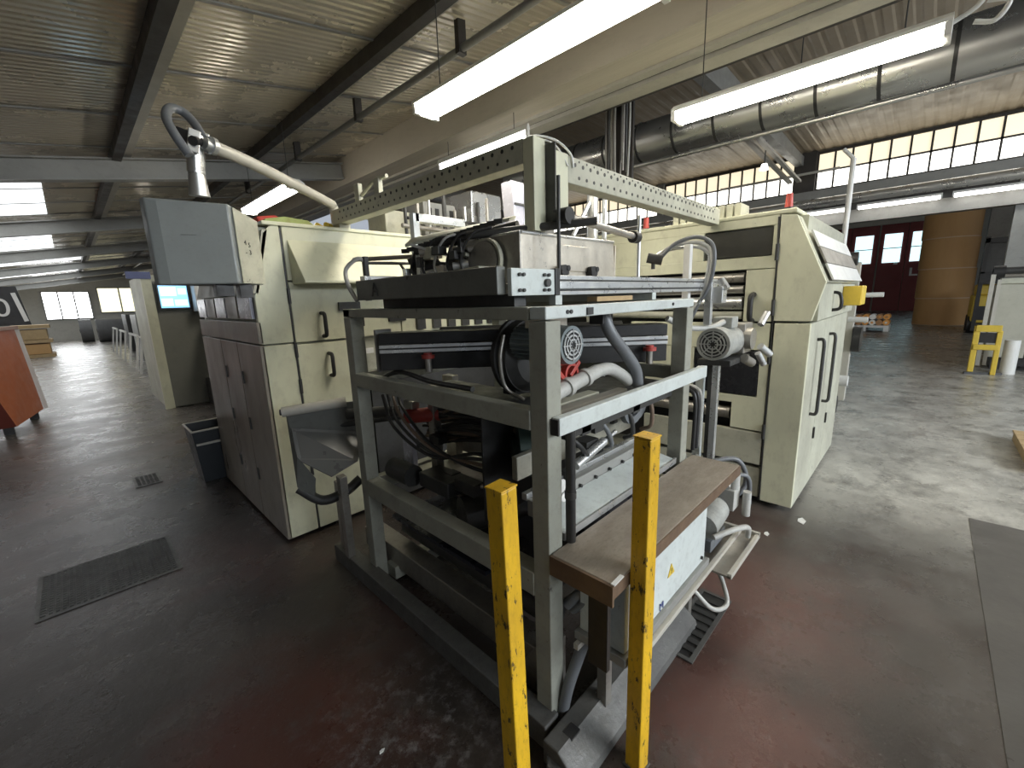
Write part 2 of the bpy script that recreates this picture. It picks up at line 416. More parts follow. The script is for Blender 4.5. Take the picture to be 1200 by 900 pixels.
# saw-tooth glazing
def glazing(idx, y0, y1, n, z0=4.13, z1=5.02, material=PANEW):
    wn = sempty('window_%d' % idx, (14, y0, z0))
    dy = (y1-y0)/n
    for i in range(n):
        build('pane', B(14.02, 14.04, y0+i*dy+.02, y0+(i+1)*dy-.02, z0+.03, z0+.42), PANEL_, wn)
        build('pane', B(14.02, 14.04, y0+i*dy+.02, y0+(i+1)*dy-.02, z0+.46, z1-.02), material, wn)
    fr = MB()
    for i in range(n+1): fr.box(13.98, 14.05, y0+i*dy-.02, y0+i*dy+.02, z0, z1)
    fr.box(13.98, 14.05, y0, y1, z0+.42, z0+.46).box(13.97, 14.06, y0, y1, z0-.03, z0+.03).box(13.97, 14.06, y0, y1, z1-.03, z1+.03)
    build('glazing_bar', fr, BEAMD, wn)
glazing(1, -1.05, 2.45, 10); glazing(2, 2.95, 6.5, 11, material=PANEW); glazing(3, 6.75, 11.5, 13); glazing(4, -6.5, -1.5, 12)
struct('glazing_pillar', B(13.9, 14.1, 2.47, 2.93, 3.3, 5.1), BEAMD)
struct('glazing_pillar', B(14.05, 14.3, -1.45, -1.07, 0, 5.1), COLM)
struct('glazing_pillar', B(13.9, 14.1, 6.52, 6.73, 3.3, 5.1), BEAMG)
struct('trim_1', B(13.8, 14.2, -8, 14, 3.86, 4.10), BEAMG)
struct('trim_2', MB().cyl((13.6, -8, 3.76), (13.6, 14, 3.76), .11, 16), GALV)
struct('trim_3', B(13.9, 14.2, -8, 14, 3.22, 3.52), BEAMG)
struct('trim_4', B(14.2, 14.25, -8, 14, 3.5, 3.9), ROOFD)
# far bay
struct('wall_back', B(38, 38.3, -14, 20, 0, 8), WALLM)
struct('ceiling_far_bay', B(14.2, 38, -14, 20, 6.6, 6.7), ROOF2)
struct('wall_far_left', B(14.2, 38, 12, 12.2, 0, 6.6), WALLM)
struct('wall_left_end', B(-7, 14, 36, 36.3, 0, 5), WALLM)
struct('wall_aisle_side', B(-6.8, -6.5, -3, 36, 0, 3.2), WALLM)
struct('concrete_column', B(25.5, 26.1, -2.1, -1.35, 0, 6.6), COLM)
struct('concrete_column', B(30, 30.5, -3.4, -2.9, 0, 6.6), COLM)
# windows at the end of the left aisle
def small_win(idx, x0, x1, z0, z1, n, material):
    wn = sempty('window_%d' % idx, (x0, 36, z0)); dx = (x1-x0)/n
    for i in range(n): build('pane', B(x0+i*dx+.03, x0+(i+1)*dx-.03, 35.93, 35.96, z0, z1), material, wn)
    fr = MB()
    for i in range(n+1): fr.box(x0+i*dx-.035, x0+i*dx+.035, 35.9, 36, z0-.05, z1+.05)
    fr.box(x0, x1, 35.9, 36, z0-.06, z0).box(x0, x1, 35.9, 36, z1, z1+.06)
    build('window_frame', fr, BEAMG, wn)
small_win(5, -.85, 1.08, 1.30, 2.78, 3, PANEC); small_win(6, 1.45, 3.40, 1.60, 3.0, 2, PANEY)
small_win(7, -4.6, -2.8, 1.30, 2.78, 3, PANEC)
# red doors
dr = sempty('door_1', (38, 3, 0))
for i, (a, b_) in enumerate(((.15, 1.40), (1.43, 2.75), (2.85, 4.25), (4.28, 5.9))):
    lf = build('door_leaf', B(37.9, 38, a, b_, .03, 5.55), DOORR, dr, .01)
    ww = (b_-a)
    build('door_pane', B(37.86, 37.91, a+.18*ww, b_-.16*ww, 3.15, 4.95), PANEB, lf)
    build('glazing_bar', B(37.84, 37.87, a+.18*ww, b_-.16*ww, 4.03, 4.08), DOORR, lf)
build('door_post', B(37.85, 38, -.02, .13, 0, 5.8).box(37.85, 38, .13, 6, 5.57, 5.85), BEAML, dr)
bd = MB().box(37.88, 37.895, 1.0, 1.12, 2.25, 2.75).box(37.88, 37.895, .72, 1.0, 2.25, 2.35).box(37.88, 37.895, 1.75, 1.95, 3.0, 3.35)
build('door_sign', bd, WHITE, dr)

# ================================================================ LIGHT FITTINGS
def light(x, y0, y1, z, lab, wdt=.20, material=TUBEM, hang=.5, tubes=False):
    t = thing('light_fitting', lab, 'light', (x, (y0+y1)/2, z), 'hanging fluorescent lights')
    poly = [(x-wdt/2, z+.03), (x-wdt/2+.02, z-.01), (x-wdt/4, z-.035), (x+wdt/4, z-.035), (x+wdt/2-.02, z-.01), (x+wdt/2, z+.03)]
    build('diffuser', MB().prism(poly, 'y', y0+.03, y1-.03), material, t)
    hp = [(x-wdt/2-.006, z+.03), (x-wdt/2-.006, z+.05), (x-min(.05, wdt/4), z+.085), (x+min(.05, wdt/4), z+.085), (x+wdt/2+.006, z+.05), (x+wdt/2+.006, z+.03)]
    build('housing', MB().prism(hp, 'y', y0, y1), WHITE, t)
    ec = MB().box(x-wdt/2, x+wdt/2, y0, y0+.03, z-.03, z+.03).box(x-wdt/2, x+wdt/2, y1-.03, y1, z-.03, z+.03)
    build('end_cap', ec, WHITE, t)
    hg = MB()
    for yy in (y0+.2, y1-.2): hg.cyl((x, yy, z+.08), (x, yy, z+hang), .004, 6)
    build('hanger', hg, DARK, t)
    return t
L1 = light(2.07, 1.02, 2.83, 3.0, 'large bright fluorescent light at top centre, nearest to the camera', .21, hang=.78)
L2 = light(3.62, .08, 1.62, 3.0, 'long bright fluorescent light hanging on a cord in front of the round duct', .17, hang=.8)
cd = MB().tube([(3.62, .10, 3.04), (3.60, -.02, 3.10), (3.60, -.04, 3.25), (3.62, .02, 3.6)], .012).tube([(3.62, .0, 3.02), (3.63, -.08, 3.0), (3.62, -.12, 3.07), (3.61, -.04, 3.10)], .012)
build('power_cord', cd, WHITE, L2)
L3 = light(2.09, 5.45, 7.3, 3.0, 'fluorescent light behind the pendant box arm, above the left machine cabinet', .2, hang=.75)
L4 = light(2.09, 13.0, 14.6, 3.0, 'distant fluorescent light above the far end of the left aisle', .2, hang=.75)
light(2.07, -3.0, -1.2, 3.0, 'added unseen fluorescent light behind the camera over the dark floor', .21, hang=.78)  # unseen fitting added to the row because the hall needed more light
light(3.62, -5.0, -3.4, 3.0, 'added fluorescent light out of view on the right of the floor', .17, hang=.8)  # another unseen fitting, added only for extra light
light(3.53, 3.1, 4.6, 3.28, 'thin lit strip glimpsed between the gantry beam and the valley beam', .03, TUBEF, hang=.24)
for i, (a, b_) in enumerate(((-1.6, -.1), (.05, 1.5), (1.7, 3.1), (3.3, 4.8), (5.0, 6.4))):
    t = light(13.55, a, b_, 3.50, ['first light of the distant row under the gutter, beside the concrete pillar', 'second light of the distant row under the gutter, counted from the right',
        'third light of the distant row under the gutter, in front of the red doors', 'fourth light of the distant row, above the right machine cabinet', 'leftmost light of the distant row under the saw-tooth window'][i], .14, TUBEF, hang=.28)
# bare bulb reflector below the saw-tooth glazing
lb = thing('spot_lamp', 'small round lit lamp below the round duct near the diagonal brace', 'lamp', (11.0, 2.9, 4.3))
build('bulb', MB().cyl((11.0, 2.9, 4.2), (11.0, 2.9, 4.32), .09, 12, .05), TUBEF, lb); build('stem', MB().cyl((11, 2.9, 4.32), (11, 2.9, 4.8), .012, 6), DARK, lb)

# ================================================================ SERVICES UNDER THE ROOF
dc = thing('round_duct', 'long round galvanised air duct running under the right roof', 'duct', (6.0, 0, 3.72))
yy = -4.0; i = 0
while yy < 5.6:
    build('duct_section', MB().cyl((6.0, yy+.01, 3.72), (6.0, yy+.50, 3.72), .25, 36), GALV, dc)
    build('duct_collar', MB().cyl((6.0, yy-.015, 3.72), (6.0, yy+.015, 3.72), .258, 36), DARK, dc)
    yy += .51
hr = MB()
for q in (-3, -1, 1, 3, 5): hr.cyl((6.0, q+.3, 3.96), (6.0, q+.3, 5.3), .006, 6)
build('hanger', hr, DARK, dc)
single('round_duct', MB().cyl((5.72, -6, 3.36), (5.72, 5.4, 3.36), .028, 12), GALV, 'thin bright pipe running along the underside of the round duct', 'pipe', (5.72, 0, 3.36)).name = 'service_pipe'
# cable drop
cb = thing('cable_drop', 'vertical bundle of grey cables dropping from the roof behind the gantry beam', 'cables', (5.0, 2.95, 3.1))
for i in range(12):
    x = 5.0+random.uniform(-.04, .04); y = 2.80+i*.027
    top = 4.35; zb = 3.02+random.uniform(0, .25)
    build('cable', MB().tube([(x, y, top), (x+random.uniform(-.02, .02), y+random.uniform(-.015, .015), 3.7), (x, y, zb)], .013, 6), (HOSEL, HOSE, STEEL)[i % 3], cb)
build('cable_rail', B(5.05, 5.09, 2.78, 3.14, 3.0, 4.4), BEAMD, cb)
# diagonal braces and pole beyond the right cabinet
br = thing('roof_brace', 'pair of pale diagonal roof brace bars crossing below the round duct', 'brace', (12.5, 3.0, 4.2))
build('brace_bar', MB().bar((9.6, 2.9, 4.75), (13.6, 2.75, 4.35), .10, .05), BEAML, br)
build('brace_bar', MB().bar((9.9, 3.1, 4.75), (13.6, 2.95, 4.35), .10, .05), BEAML, br)
build('brace_bar', MB().bar((13.4, 1.9, 4.46), (13.4, 4.6, 4.46), .05, .05), BEAML, br)
pl = single('pole', MB().cyl((6.48, .80, 1.6), (6.48, .80, 3.08), .028, 12).cyl((6.48, .80, 3.08), (6.48, .9, 3.2), .02, 8), WHITE,
            'tall white pole standing beyond the right machine cabinet before the red doors', 'pole', (6.48, .8, 1.6))

# ================================================================ LEFT CABINET
lc = thing('machine_cabinet', 'left cream machine cabinet with slanted shoulder and two black handles', 'machine', (2.2, 3.9, 0))
prof = [(.835, .03), (.835, 1.70), (.93, 2.10), (.98, 2.15), (1.03, 2.15), (1.03, .03)]     # x,z
# front skin in panels
pz = [(.03, 1.395), (1.405, 2.15)]
build('corner_panel', MB().prism([(.835, .03), (.835, 1.395), (1.03, 1.395), (1.03, .03)], 'y', 3.05, 3.09), CREAM, lc, .004)
build('corner_panel', MB().prism([(.835, 1.405), (.835, 1.70), (.93, 2.10), (.98, 2.15), (1.03, 2.15), (1.03, 1.405)], 'y', 3.05, 3.09), CREAM, lc, .004)
d1 = build('door_panel', B(1.045, 1.54, 3.05, 3.09, .03, 1.385), CREAM, lc, .004)
d2 = build('door_panel', B(1.045, 1.86, 3.05, 3.09, 1.40, 1.80), CREAM, lc, .004)
build('top_panel', B(1.045, 3.48, 3.05, 3.09, 1.81, 2.15), CREAM, lc, .004)
build('rear_panel', B(1.87, 3.48, 3.05, 3.09, 1.12, 1.80), CREAM, lc, .004)
build('lower_panel', B(1.55, 3.48, 3.045, 3.09, .03, 1.11), DARK, lc)  # dark colour stands in for the unlit background behind the frame
for z0 in (.45, 1.05, 1.30, 1.66): build('hinge', MB().cyl((1.037, 3.045, z0), (1.037, 3.045, z0+.10), .011, 8), DARK, lc)
build('seam_strip', B(1.032, 1.043, 3.056, 3.08, .03, 2.14), DARK, lc)
# projecting hood
build('hood', MB().prism([(3.05, 1.785), (2.83, 1.785), (2.83, 1.80), (3.05, 2.07)], 'x', 1.07, 2.1), CREAM, lc, .004)
for x, z in ((1.235, 1.43), (1.255, 1.145)):
    h = MB().tube([(x, 3.05, z+.16), (x, 3.0, z+.15), (x, 2.995, z+.08), (x, 3.0, z+.01), (x, 3.05, z)], .014, 8)
    build('handle', h, BLACK, lc)
build('black_switch', B(1.36, 1.52, 3.03, 3.052, 1.60, 1.66), BLACK, lc); build('black_switch', B(1.42, 1.54, 3.03, 3.052, 1.48, 1.56), BLACK, lc)
build('rating_plate', B(1.46, 1.60, 3.045, 3.052, 1.27, 1.31), WHITE, lc)
# aisle side
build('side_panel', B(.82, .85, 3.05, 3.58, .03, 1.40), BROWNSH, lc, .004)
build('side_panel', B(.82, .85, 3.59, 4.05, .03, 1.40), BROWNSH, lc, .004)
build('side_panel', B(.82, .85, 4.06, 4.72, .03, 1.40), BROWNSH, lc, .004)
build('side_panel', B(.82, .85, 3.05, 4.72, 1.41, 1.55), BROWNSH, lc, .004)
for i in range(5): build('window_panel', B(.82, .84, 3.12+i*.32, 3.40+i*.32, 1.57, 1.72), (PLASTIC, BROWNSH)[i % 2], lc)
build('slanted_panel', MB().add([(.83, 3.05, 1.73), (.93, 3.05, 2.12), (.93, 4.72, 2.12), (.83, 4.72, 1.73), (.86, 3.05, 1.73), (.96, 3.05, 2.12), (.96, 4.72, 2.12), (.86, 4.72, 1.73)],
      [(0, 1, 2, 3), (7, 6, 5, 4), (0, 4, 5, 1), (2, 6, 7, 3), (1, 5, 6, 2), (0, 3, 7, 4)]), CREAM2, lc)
for yv in (3.585, 4.055):
    for z in (.35, .75, 1.1): build('latch', B(.812, .82, yv-.06, yv-.03, z, z+.09), DARK, lc)
build('top_cover', B(.93, 3.48, 3.04, 4.72, 2.15, 2.175), CREAM, lc, .006)
build('body_core', B(.87, 3.46, 3.1, 4.70, .05, 2.14), CREAM2, lc)
build('plinth', B(.90, 3.4, 3.12, 4.6, 0, .05), BLACK, lc)
cl = MB()
for i in range(9): cl.box(2.0+i*.16, 2.08+i*.16, 3.02, 3.05, 1.42, 1.55+.05*(i % 3))
build('machine_fittings', cl, DARK, lc)
build('slot', B(1.75, 1.9, 3.03, 3.052, 1.50, 1.53), BLACK, lc)
# objects on its roof
rl = single('straps', MB().tube([(1.33, 3.17, 2.195), (1.36, 3.24, 2.21), (1.41, 3.26, 2.195), (1.42, 3.16, 2.195), (1.36, 3.10, 2.195)], .018, 8), YEL2, 'loose yellow strap lying on top of the left machine cabinet', 'strap', (1.37, 3.2, 2.177))
rb = single('red_rag', MB().prism([(1.02, 2.18), (1.00, 2.25), (1.12, 2.27), (1.2, 2.24), (1.22, 2.18)], 'y', 3.35, 3.5), mat('red_cloth', (.75, .10, .07), .7), 'crumpled red cloth on top of the left machine cabinet', 'cloth', (1.1, 3.4, 2.176), .01)
gg = single('green_sack', MB().prism([(.97, 2.18), (.98, 2.2), (1.1, 2.225), (1.25, 2.215), (1.3, 2.18)], 'y', 3.12, 3.28), mat('green_cloth', (.35, .45, .15), .7, 0, .5, (.2, .1, .05), 9), 'flat green and yellow cloth on the near edge of the left cabinet roof', 'cloth', (1.1, 3.2, 2.176), .006)

# ================================================================ PENDANT CONTROL BOX ON ITS ARM
def at(x, y, d): return EYE + (Fw + Rt*((x-600)/FPX) - Up*((y-450)/FPX))*d
pc = thing('control_pendant', 'grey control box hanging from a pipe arm over the left aisle', 'control box', (.60, 2.75, 1.77))
A = Vector((.395, 2.80)); a1 = R_(-22); Bp = A+Vector((math.cos(a1), math.sin(a1)))*.30
s1 = R_(38); Cp = Bp+Vector((math.cos(s1), math.sin(s1)))*.20; Dp = Cp+Vector((math.cos(R_(125)), math.sin(R_(125))))*.26
L0 = A+Vector((-.045, .03)); L1p = L0+Vector((-.01, .06))
zb, zt = 1.772, 2.185
poly = [A, Bp, Cp, Dp, L1p, L0]
tops = [zt-.003, zt-.005, zt-.055, zt-.055, zt+.01, zt+.01]
n = len(poly)
vs = [(p.x, p.y, zb) for p in poly]+[(p.x, p.y, t_) for p, t_ in zip(poly, tops)]
build('enclosure', MB().add(vs, [tuple(range(n-1, -1, -1)), tuple(range(n, 2*n))]+[(i, (i+1) % n, (i+1) % n+n, i+n) for i in range(n)]), PANELG, pc, .008)
nrm = Vector((math.sin(s1), -math.cos(s1), 0))
def sidep(u, z): return Vector((Bp.x+math.cos(s1)*u, Bp.y+math.sin(s1)*u, z))+nrm*.004
sp_ = [sidep(.02, zb+.004), sidep(.198, zb+.004), sidep(.198, zt-.062), sidep(.02, zt-.02)]
build('side_plate', MB().add(sp_+[p+nrm*.006 for p in sp_], [(0, 1, 2, 3), (4, 5, 6, 7), (0, 1, 5, 4), (1, 2, 6, 5), (2, 3, 7, 6), (3, 0, 4, 7)]), CREAM2, pc)
for u, z, ch in ((.075, zb+.22, '4'), (.105, zb+.21, '5'), (.075, zb+.17, '-'), (.105, zb+.17, '3')):
    text('label_mark', ch, .035, tuple(sidep(u, z)+nrm*.008), (math.cos(s1), math.sin(s1), 0), (0, 0, 1), DARK, pc)
fn = Vector((math.sin(a1), -math.cos(a1), 0))
p0 = Vector((A.x, A.y, 0))+Vector((math.cos(a1), math.sin(a1), 0))*.11
text('label_mark', '———', .022, (p0.x+fn.x*.002, p0.y+fn.y*.002, 2.02), (math.cos(a1), math.sin(a1), 0), (0, 0, 1), DARK, pc)
build('bottom_connector', MB().box(.58, .66, 2.76, 2.84, 1.71, 1.775).box(.69, .75, 2.76, 2.84, 1.70, 1.775), BLACK, pc)
pt = [at(231, 228, 2.17), at(228, 195, 2.13), at(226, 172, 2.12)]
build('drop_pipe', MB().cyl(at(234, 230, 2.17), at(230, 200, 2.14), .046, 20, .034).cyl(at(230, 203, 2.14), at(229, 176, 2.12), .039, 20), GALV, pc)
build('swivel_bracket', MB().cyl(at(229, 182, 2.12), at(231, 160, 2.12), .034, 16).bar(at(226, 178, 2.07), at(228, 152, 2.07), .012, .05).bar(at(237, 178, 2.15), at(238, 155, 2.15), .012, .05), GALV, pc, .003)
build('swivel_block', MB().bar(at(212, 160, 2.12), at(228, 166, 2.12), .08, .075), DARK, pc, .004)
build('swivel_pin', MB().cyl(at(226, 165, 2.05), at(240, 167, 2.16), .022, 14), BLACK, pc)
build('swivel_clamp', MB().cyl(at(240, 168, 2.1), at(248, 172, 2.13), .03, 18).cyl(at(246, 170, 2.12), at(251, 172, 2.14), .042, 18), ALU, pc)
arm = MB().tube([at(250, 172, 2.14), Vector((.9, 2.87, 2.44)), Vector((1.44, 3.24, 2.385)), Vector((1.515, 3.3, 2.37)), Vector((1.53, 3.31, 2.32)), Vector((1.53, 3.31, 2.175))], .032, 16, 5)
build('arm_pipe', arm, BEAML, pc)
hs = MB().tube([at(222, 182, 2.05), at(205, 158, 2.02), at(195, 138, 2.04), at(199, 127, 2.1), at(214, 131, 2.15), at(228, 145, 2.16), at(238, 162, 2.12)], .021, 12)
build('hose_loop', hs, HOSE, pc)

# ================================================================ RIGHT CABINET
rc = thing('machine_cabinet', 'right cream machine cabinet with dark windows and a slatted slanted shoulder', 'machine', (4.4, 1.3, 0))
def yp(z0, z1, y0, y1, x=3.5, t=.04): return B(x, x+t, y0, y1, z0, z1)
build('corner_panel', yp(.05, 1.415, .56, .775), CREAM, rc, .004)
build('corner_panel', MB().prism([(.56, 1.43), (.50, 1.69), (.70, 2.14), (.795, 2.155), (.785, 1.43)], 'x', 3.5, 3.54), CREAM, rc, .004)
build('seam_strip', MB().prism([(.777, .05), (.79, 1.42), (.81, 2.14), (.797, 2.14), (.785, 1.42), (.767, .05)], 'x', 3.495, 3.53), DARK, rc)
for z0 in (.55, 1.12, 1.47, 1.85): build('hinge', MB().cyl((3.488, .775+.012*z0, z0), (3.488, .775+.012*z0, z0+.11), .012, 8), DARK, rc)
# face built round its openings
build('face_panel', yp(2.09, 2.16, .80, 3.04), CREAM, rc, .004)
build('face_panel', yp(1.80, 1.885, .80, 3.04), CREAM, rc, .004)
build('face_panel', yp(1.885, 2.09, .80, .83), CREAM, rc)
build('face_panel', yp(1.885, 2.09, 1.30, 3.04), CREAM, rc)
build('viewing_window', B(3.515, 3.53, .835, 1.295, 1.89, 2.085), GLASSD, rc, .02)
build('door_panel', yp(1.425, 1.795, .80, .985), CREAM, rc, .003)
build('door_panel', yp(1.215, 1.412, .80, 1.9), CREAM, rc, .003)
build('door_panel', yp(.60, 1.21, .79, .85), CREAM, rc, .0)
build('door_panel', yp(.60, .86, .85, 1.02), CREAM, rc, .0)
build('door_panel', yp(.80, .86, 1.02, 1.75), CREAM, rc, .0)
build('door_panel', yp(.86, 1.21, 1.33, 1.75), CREAM, rc, .0)
build('viewing_window', B(3.50, 3.515, .855, 1.325, .865, 1.205), mat('black_window', (.015, .015, .018), .25, 0, .3, (.05, .05, .05), 8), rc, .02)
build('drawer_front', yp(.33, .585, .79, 1.75), CREAM2, rc, .005)
build('lower_panel', yp(.06, .30, .79, 1.75, 3.52), CREAM2, rc, .005)
build('recess_shade_sheet', B(3.62, 3.64, .80, 3.04, .3, 1.8), BLACK, rc)  # black sheet standing in for the shade inside the face openings
build('handle', MB().tube([(3.5, .925, 1.62), (3.44, .925, 1.60), (3.43, .925, 1.52), (3.44, .925, 1.45), (3.5, .925, 1.43)], .02, 8), BLACK, rc)
for z, r, mm in ((1.745, .035, STEEL), (1.66, .03, STEEL), (1.56, .05, ALU), (1.47, .03, CREAM2)):
    build('roller', MB().cyl((3.53, 1.0, z), (3.53, 3.0, z), r, 18), mm, rc)
build('roller', MB().cyl((3.56, 1.04, .70), (3.56, 1.8, .70), .05, 18), STEEL, rc)
# top and side towards the right aisle
build('top_cover', B(3.49, 5.3, .70, 4.72, 2.155, 2.185), CREAM, rc, .008)
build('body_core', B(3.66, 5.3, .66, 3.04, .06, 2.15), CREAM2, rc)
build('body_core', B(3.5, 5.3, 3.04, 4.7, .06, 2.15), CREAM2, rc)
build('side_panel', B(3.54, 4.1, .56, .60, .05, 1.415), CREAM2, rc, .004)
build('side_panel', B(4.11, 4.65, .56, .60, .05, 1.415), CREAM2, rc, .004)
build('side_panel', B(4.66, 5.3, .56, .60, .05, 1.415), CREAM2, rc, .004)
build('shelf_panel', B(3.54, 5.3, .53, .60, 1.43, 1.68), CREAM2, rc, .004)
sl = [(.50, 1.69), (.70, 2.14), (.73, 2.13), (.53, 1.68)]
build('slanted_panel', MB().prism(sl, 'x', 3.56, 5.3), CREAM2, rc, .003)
for i in range(3):
    dz = i*.05
    q = [(.485+.05*i, 1.70+.115*i), (.535+.05*i, 1.81+.115*i), (.525+.05*i, 1.815+.115*i), (.475+.05*i, 1.705+.115*i)]
    build('slat', MB().prism(q, 'x', 3.62, 5.25), (WHITE, STEEL, WHITE)[i], rc)
for x in (3.82, 4.34):
    build('handle', MB().tube([(x, .56, 1.28), (x, .52, 1.27), (x, .515, 1.15), (x, .515, .82), (x, .52, .72), (x, .56, .71)], .012, 8), DARK, rc)
for x, z in ((4.06, .95), (4.06, .45), (4.62, .95), (4.62, .45)): build('latch', B(x, x+.03, .548, .56, z, z+.09), BLACK, rc)
build('grab_rail', MB().tube([(4.1, .55, 1.62), (4.1, .49, 1.6), (4.1, .48, 1.5), (4.1, .55, 1.48)], .012, 8), BLACK, rc)
build('yellow_box', B(4.55, 4.85, .40, .53, 1.50, 1.66), YEL2, rc, .01)
build('plinth', B(3.6, 5.2, .66, 3.0, 0, .06), BLACK, rc)
# beacon and bits on the roof
bc = thing('beacon', 'red warning light on the near corner of the right cabinet roof', 'warning light', (3.62, .78, 2.185))
build('base', MB().cyl((3.62, .78, 2.185), (3.62, .78, 2.21), .03, 14), BLACK, bc); build('lamp', MB().cyl((3.62, .78, 2.21), (3.62, .78, 2.30), .026, 16, .02), RED, bc)
bc2 = dup(bc, (3.3+.35, 1.86, 2.185), 'red warning light by the gantry beam end on the right cabinet roof')
ch = thing('cable_chain', 'pale ribbed cable duct block on the right cabinet roof at the gantry end', 'cable duct', (3.75, 1.35, 2.185))
for i in range(9): build('duct_segment', B(3.66, 3.86, 1.10+i*.06, 1.145+i*.06, 2.185, 2.30), CREAM2, ch, .004)
# second unit standing behind the right cabinet
su = thing('machine_unit', 'grey machine unit with rails and black wheel behind the right cabinet', 'machine', (6.2, 1.2, 0))
build('body', B(5.5, 7.3, .95, 2.4, 0, 1.9), CREAM2, su, .01)
build('rail', MB().bar((5.5, .72, 1.55), (6.9, .78, 1.55), .05, .05).bar((5.5, .72, .95), (6.9, .78, .95), .05, .05), BEAML, su)
build('upright', B(6.85, 6.95, .65, .75, .2, 1.95), BEAML, su, .005); build('upright', B(5.7, 5.76, .68, .74, 0, 1.55), BEAMD, su); 
build('upright', B(6.2, 6.26, .66, .72, 0, 1.0), STEEL, su)
build('top_roll', MB().cyl((6.0, .6, 1.95), (6.0, 1.8, 1.95), .07, 16), DARK, su)
build('wheel', MB().cyl((6.9, .56, 1.0), (6.9, .64, 1.0), .16, 24).cyl((5.9, .62, .35), (5.9, .70, .35), .1, 20), BLACK, su)
build('control_arm', MB().cyl((6.9, .62, 1.55), (6.9, .40, 1.55), .03, 10).cyl((6.0, .62, 1.3), (6.0, .45, 1.3), .03, 10), WHITE, su)
build('coupling', MB().cyl((5.95, .55, .62), (5.95, .75, .62), .06, 14), WHITE, su)

# ================================================================ THE OPEN FRAME UNIT
fr = thing('open_frame_machine', 'open green-grey square tube machine frame in the centre', 'frame', (1.6, 1.55, 0))
X0, X1, Y0, Y1 = 1.03, 2.20, .85, 2.26
W = .075
def post(x, y, z0=0.0, z1=1.62, m_=FRAME): return build('post', B(x, x+W, y, y+W, z0, z1), m_, fr, .004)
post(X0, Y0, .0, 1.575); post(X1-W, Y0, .08, 1.575); post(X0, Y1-W, .0, 1.575); post(X1-W, Y1-W, .0, 1.575)
def rail(n_, *b): return build(n_, B(*b), FRAME, fr, .004)
rail('top_rail', X0, X0+W, Y0+W, Y1, 1.577, 1.62); q_ = rail('top_rail', X0, X1, Y0, Y0+W*.9, 1.58, 1.62); q_.data.materials[0] = PALE  # front rail gets the pale tone to paint in daylight from the right
rail('top_rail', X1-W, X1, Y0+W, Y1, 1.577, 1.62); rail('top_rail', X0, X1, Y1-W, Y1, 1.578, 1.619)
rail('middle_rail', X0-.004, X0+.05, Y0+W, Y1-W, 1.205, 1.278)
r_ = rail('middle_rail', X0+.02, 2.34, Y0-.035, Y0-.002, 1.20, 1.262); r_.data.materials[0] = PALE; r_['label'] = 'longer rail bolted outside the near posts'  # pale tone here paints the daylight falling on the rail's outer face
build('rail_end_cap', B(X0+.012, X0+.02, Y0-.034, Y0-.004, 1.204, 1.258), BLACK, r_)
rail('middle_rail', X1-.05, X1, Y0+W, Y1-W, 1.205, 1.275); rail('middle_rail', X0+W, X1-W, Y1-.06, Y1-.01, 1.205, 1.275)
rail('lower_rail', X0-.002, X0+.072, Y0+W, Y1-W, .565, .66); rail('lower_rail', X0+W, X1-W, Y1-.065, Y1-.01, .57, .65)
rail('lower_rail', X1-.06, X1-.005, Y0+W, Y1-W, .57, .65)
b1 = rail('base_rail', .965, 1.045, .83, 2.62, .0, .105); b1.data.materials[0] = CONC
b2 = rail('base_rail', 1.13, 1.24, .95, 2.5, .08, .21); b2.data.materials[0] = STEEL
rail('base_rail', X1-.09, X1, .83, 2.5, 0, .10); rail('base_rail', X0+W, X1-.09, 2.1, 2.2, .02, .10)
build('leg', MB().bar((.96, 2.36, .66), (.985, 2.42, .10), .05, .045), STEEL, fr, .003)
build('mount_plate', B(1.25, 1.285, .843, .849, 1.585, 1.61), DARK, fr); 
bl = MB()
for x in (1.14, 1.16, 1.95): bl.cyl((x, Y0-.005, 1.60), (x, Y0, 1.60), .007, 8)
build('bolt', bl, DARK, fr)
build('hose', MB().tube([(1.135, .835, .78), (1.13, .832, .98), (1.135, .835, 1.20)], .018, 12), BLACK, fr)
build('hose_clip', MB().cyl((1.131, .833, .95), (1.131, .833, .975), .021, 12), DARK, fr)
# inner sheets and trays
build('drip_tray', B(1.12, 2.10, 1.30, 2.1, .42, .44), mat('oily_tray', (.035, .04, .055), .25, .2, .4, (.015, .015, .015), 4), fr)
build('drip_tray', MB().prism([(1.0, .44), (1.28, .62), (1.28, .60), (1.0, .42)], 'x', 1.14, 2.1), mat('oily_tray_dark', (.03, .03, .04), .3, .2, .4, (.05, .04, .04), 4), fr)
build('side_tray', MB().prism([(.868, .79), (1.01, .815), (1.01, .825), (.868, .80)], 'x', 1.13, 2.08), PALE, fr, .002)
build('tray_lip', B(1.13, 2.10, .86, .872, .77, .80), ALU, fr)
build('cross_beam', B(1.14, 2.1, 1.10, 1.13, .93, 1.03), mat('oily_beige_paint', (.26, .25, .20), .45, 0, .6, (.08, .07, .06), 5), fr, .004)
build('cross_beam', B(1.14, 2.1, 1.012, 1.05, .80, .87), BEAMG, fr, .004); build('cross_beam', B(1.14, 2.1, 1.052, 1.08, .86, .89), ALU, fr, .003); build('shade_backing', B(1.14, 2.1, 1.3, 1.31, .68, 1.19), BLACK, fr)  # last piece is a black sheet added to darken the frame interior
build('shelf_plate', B(1.11, 2.1, .93, 1.25, 1.195, 1.205), DARK, fr); build('pale_strip', B(1.16, 1.75, .96, 1.01, 1.206, 1.222), BEAML, fr, .003); build('pale_strip', B(1.16, 1.62, 1.03, 1.09, 1.206, 1.222), CREAM2, fr, .003)
build('shelf_plate', B(1.11, 1.5, 1.25, 1.95, 1.185, 1.195), DARK, fr)
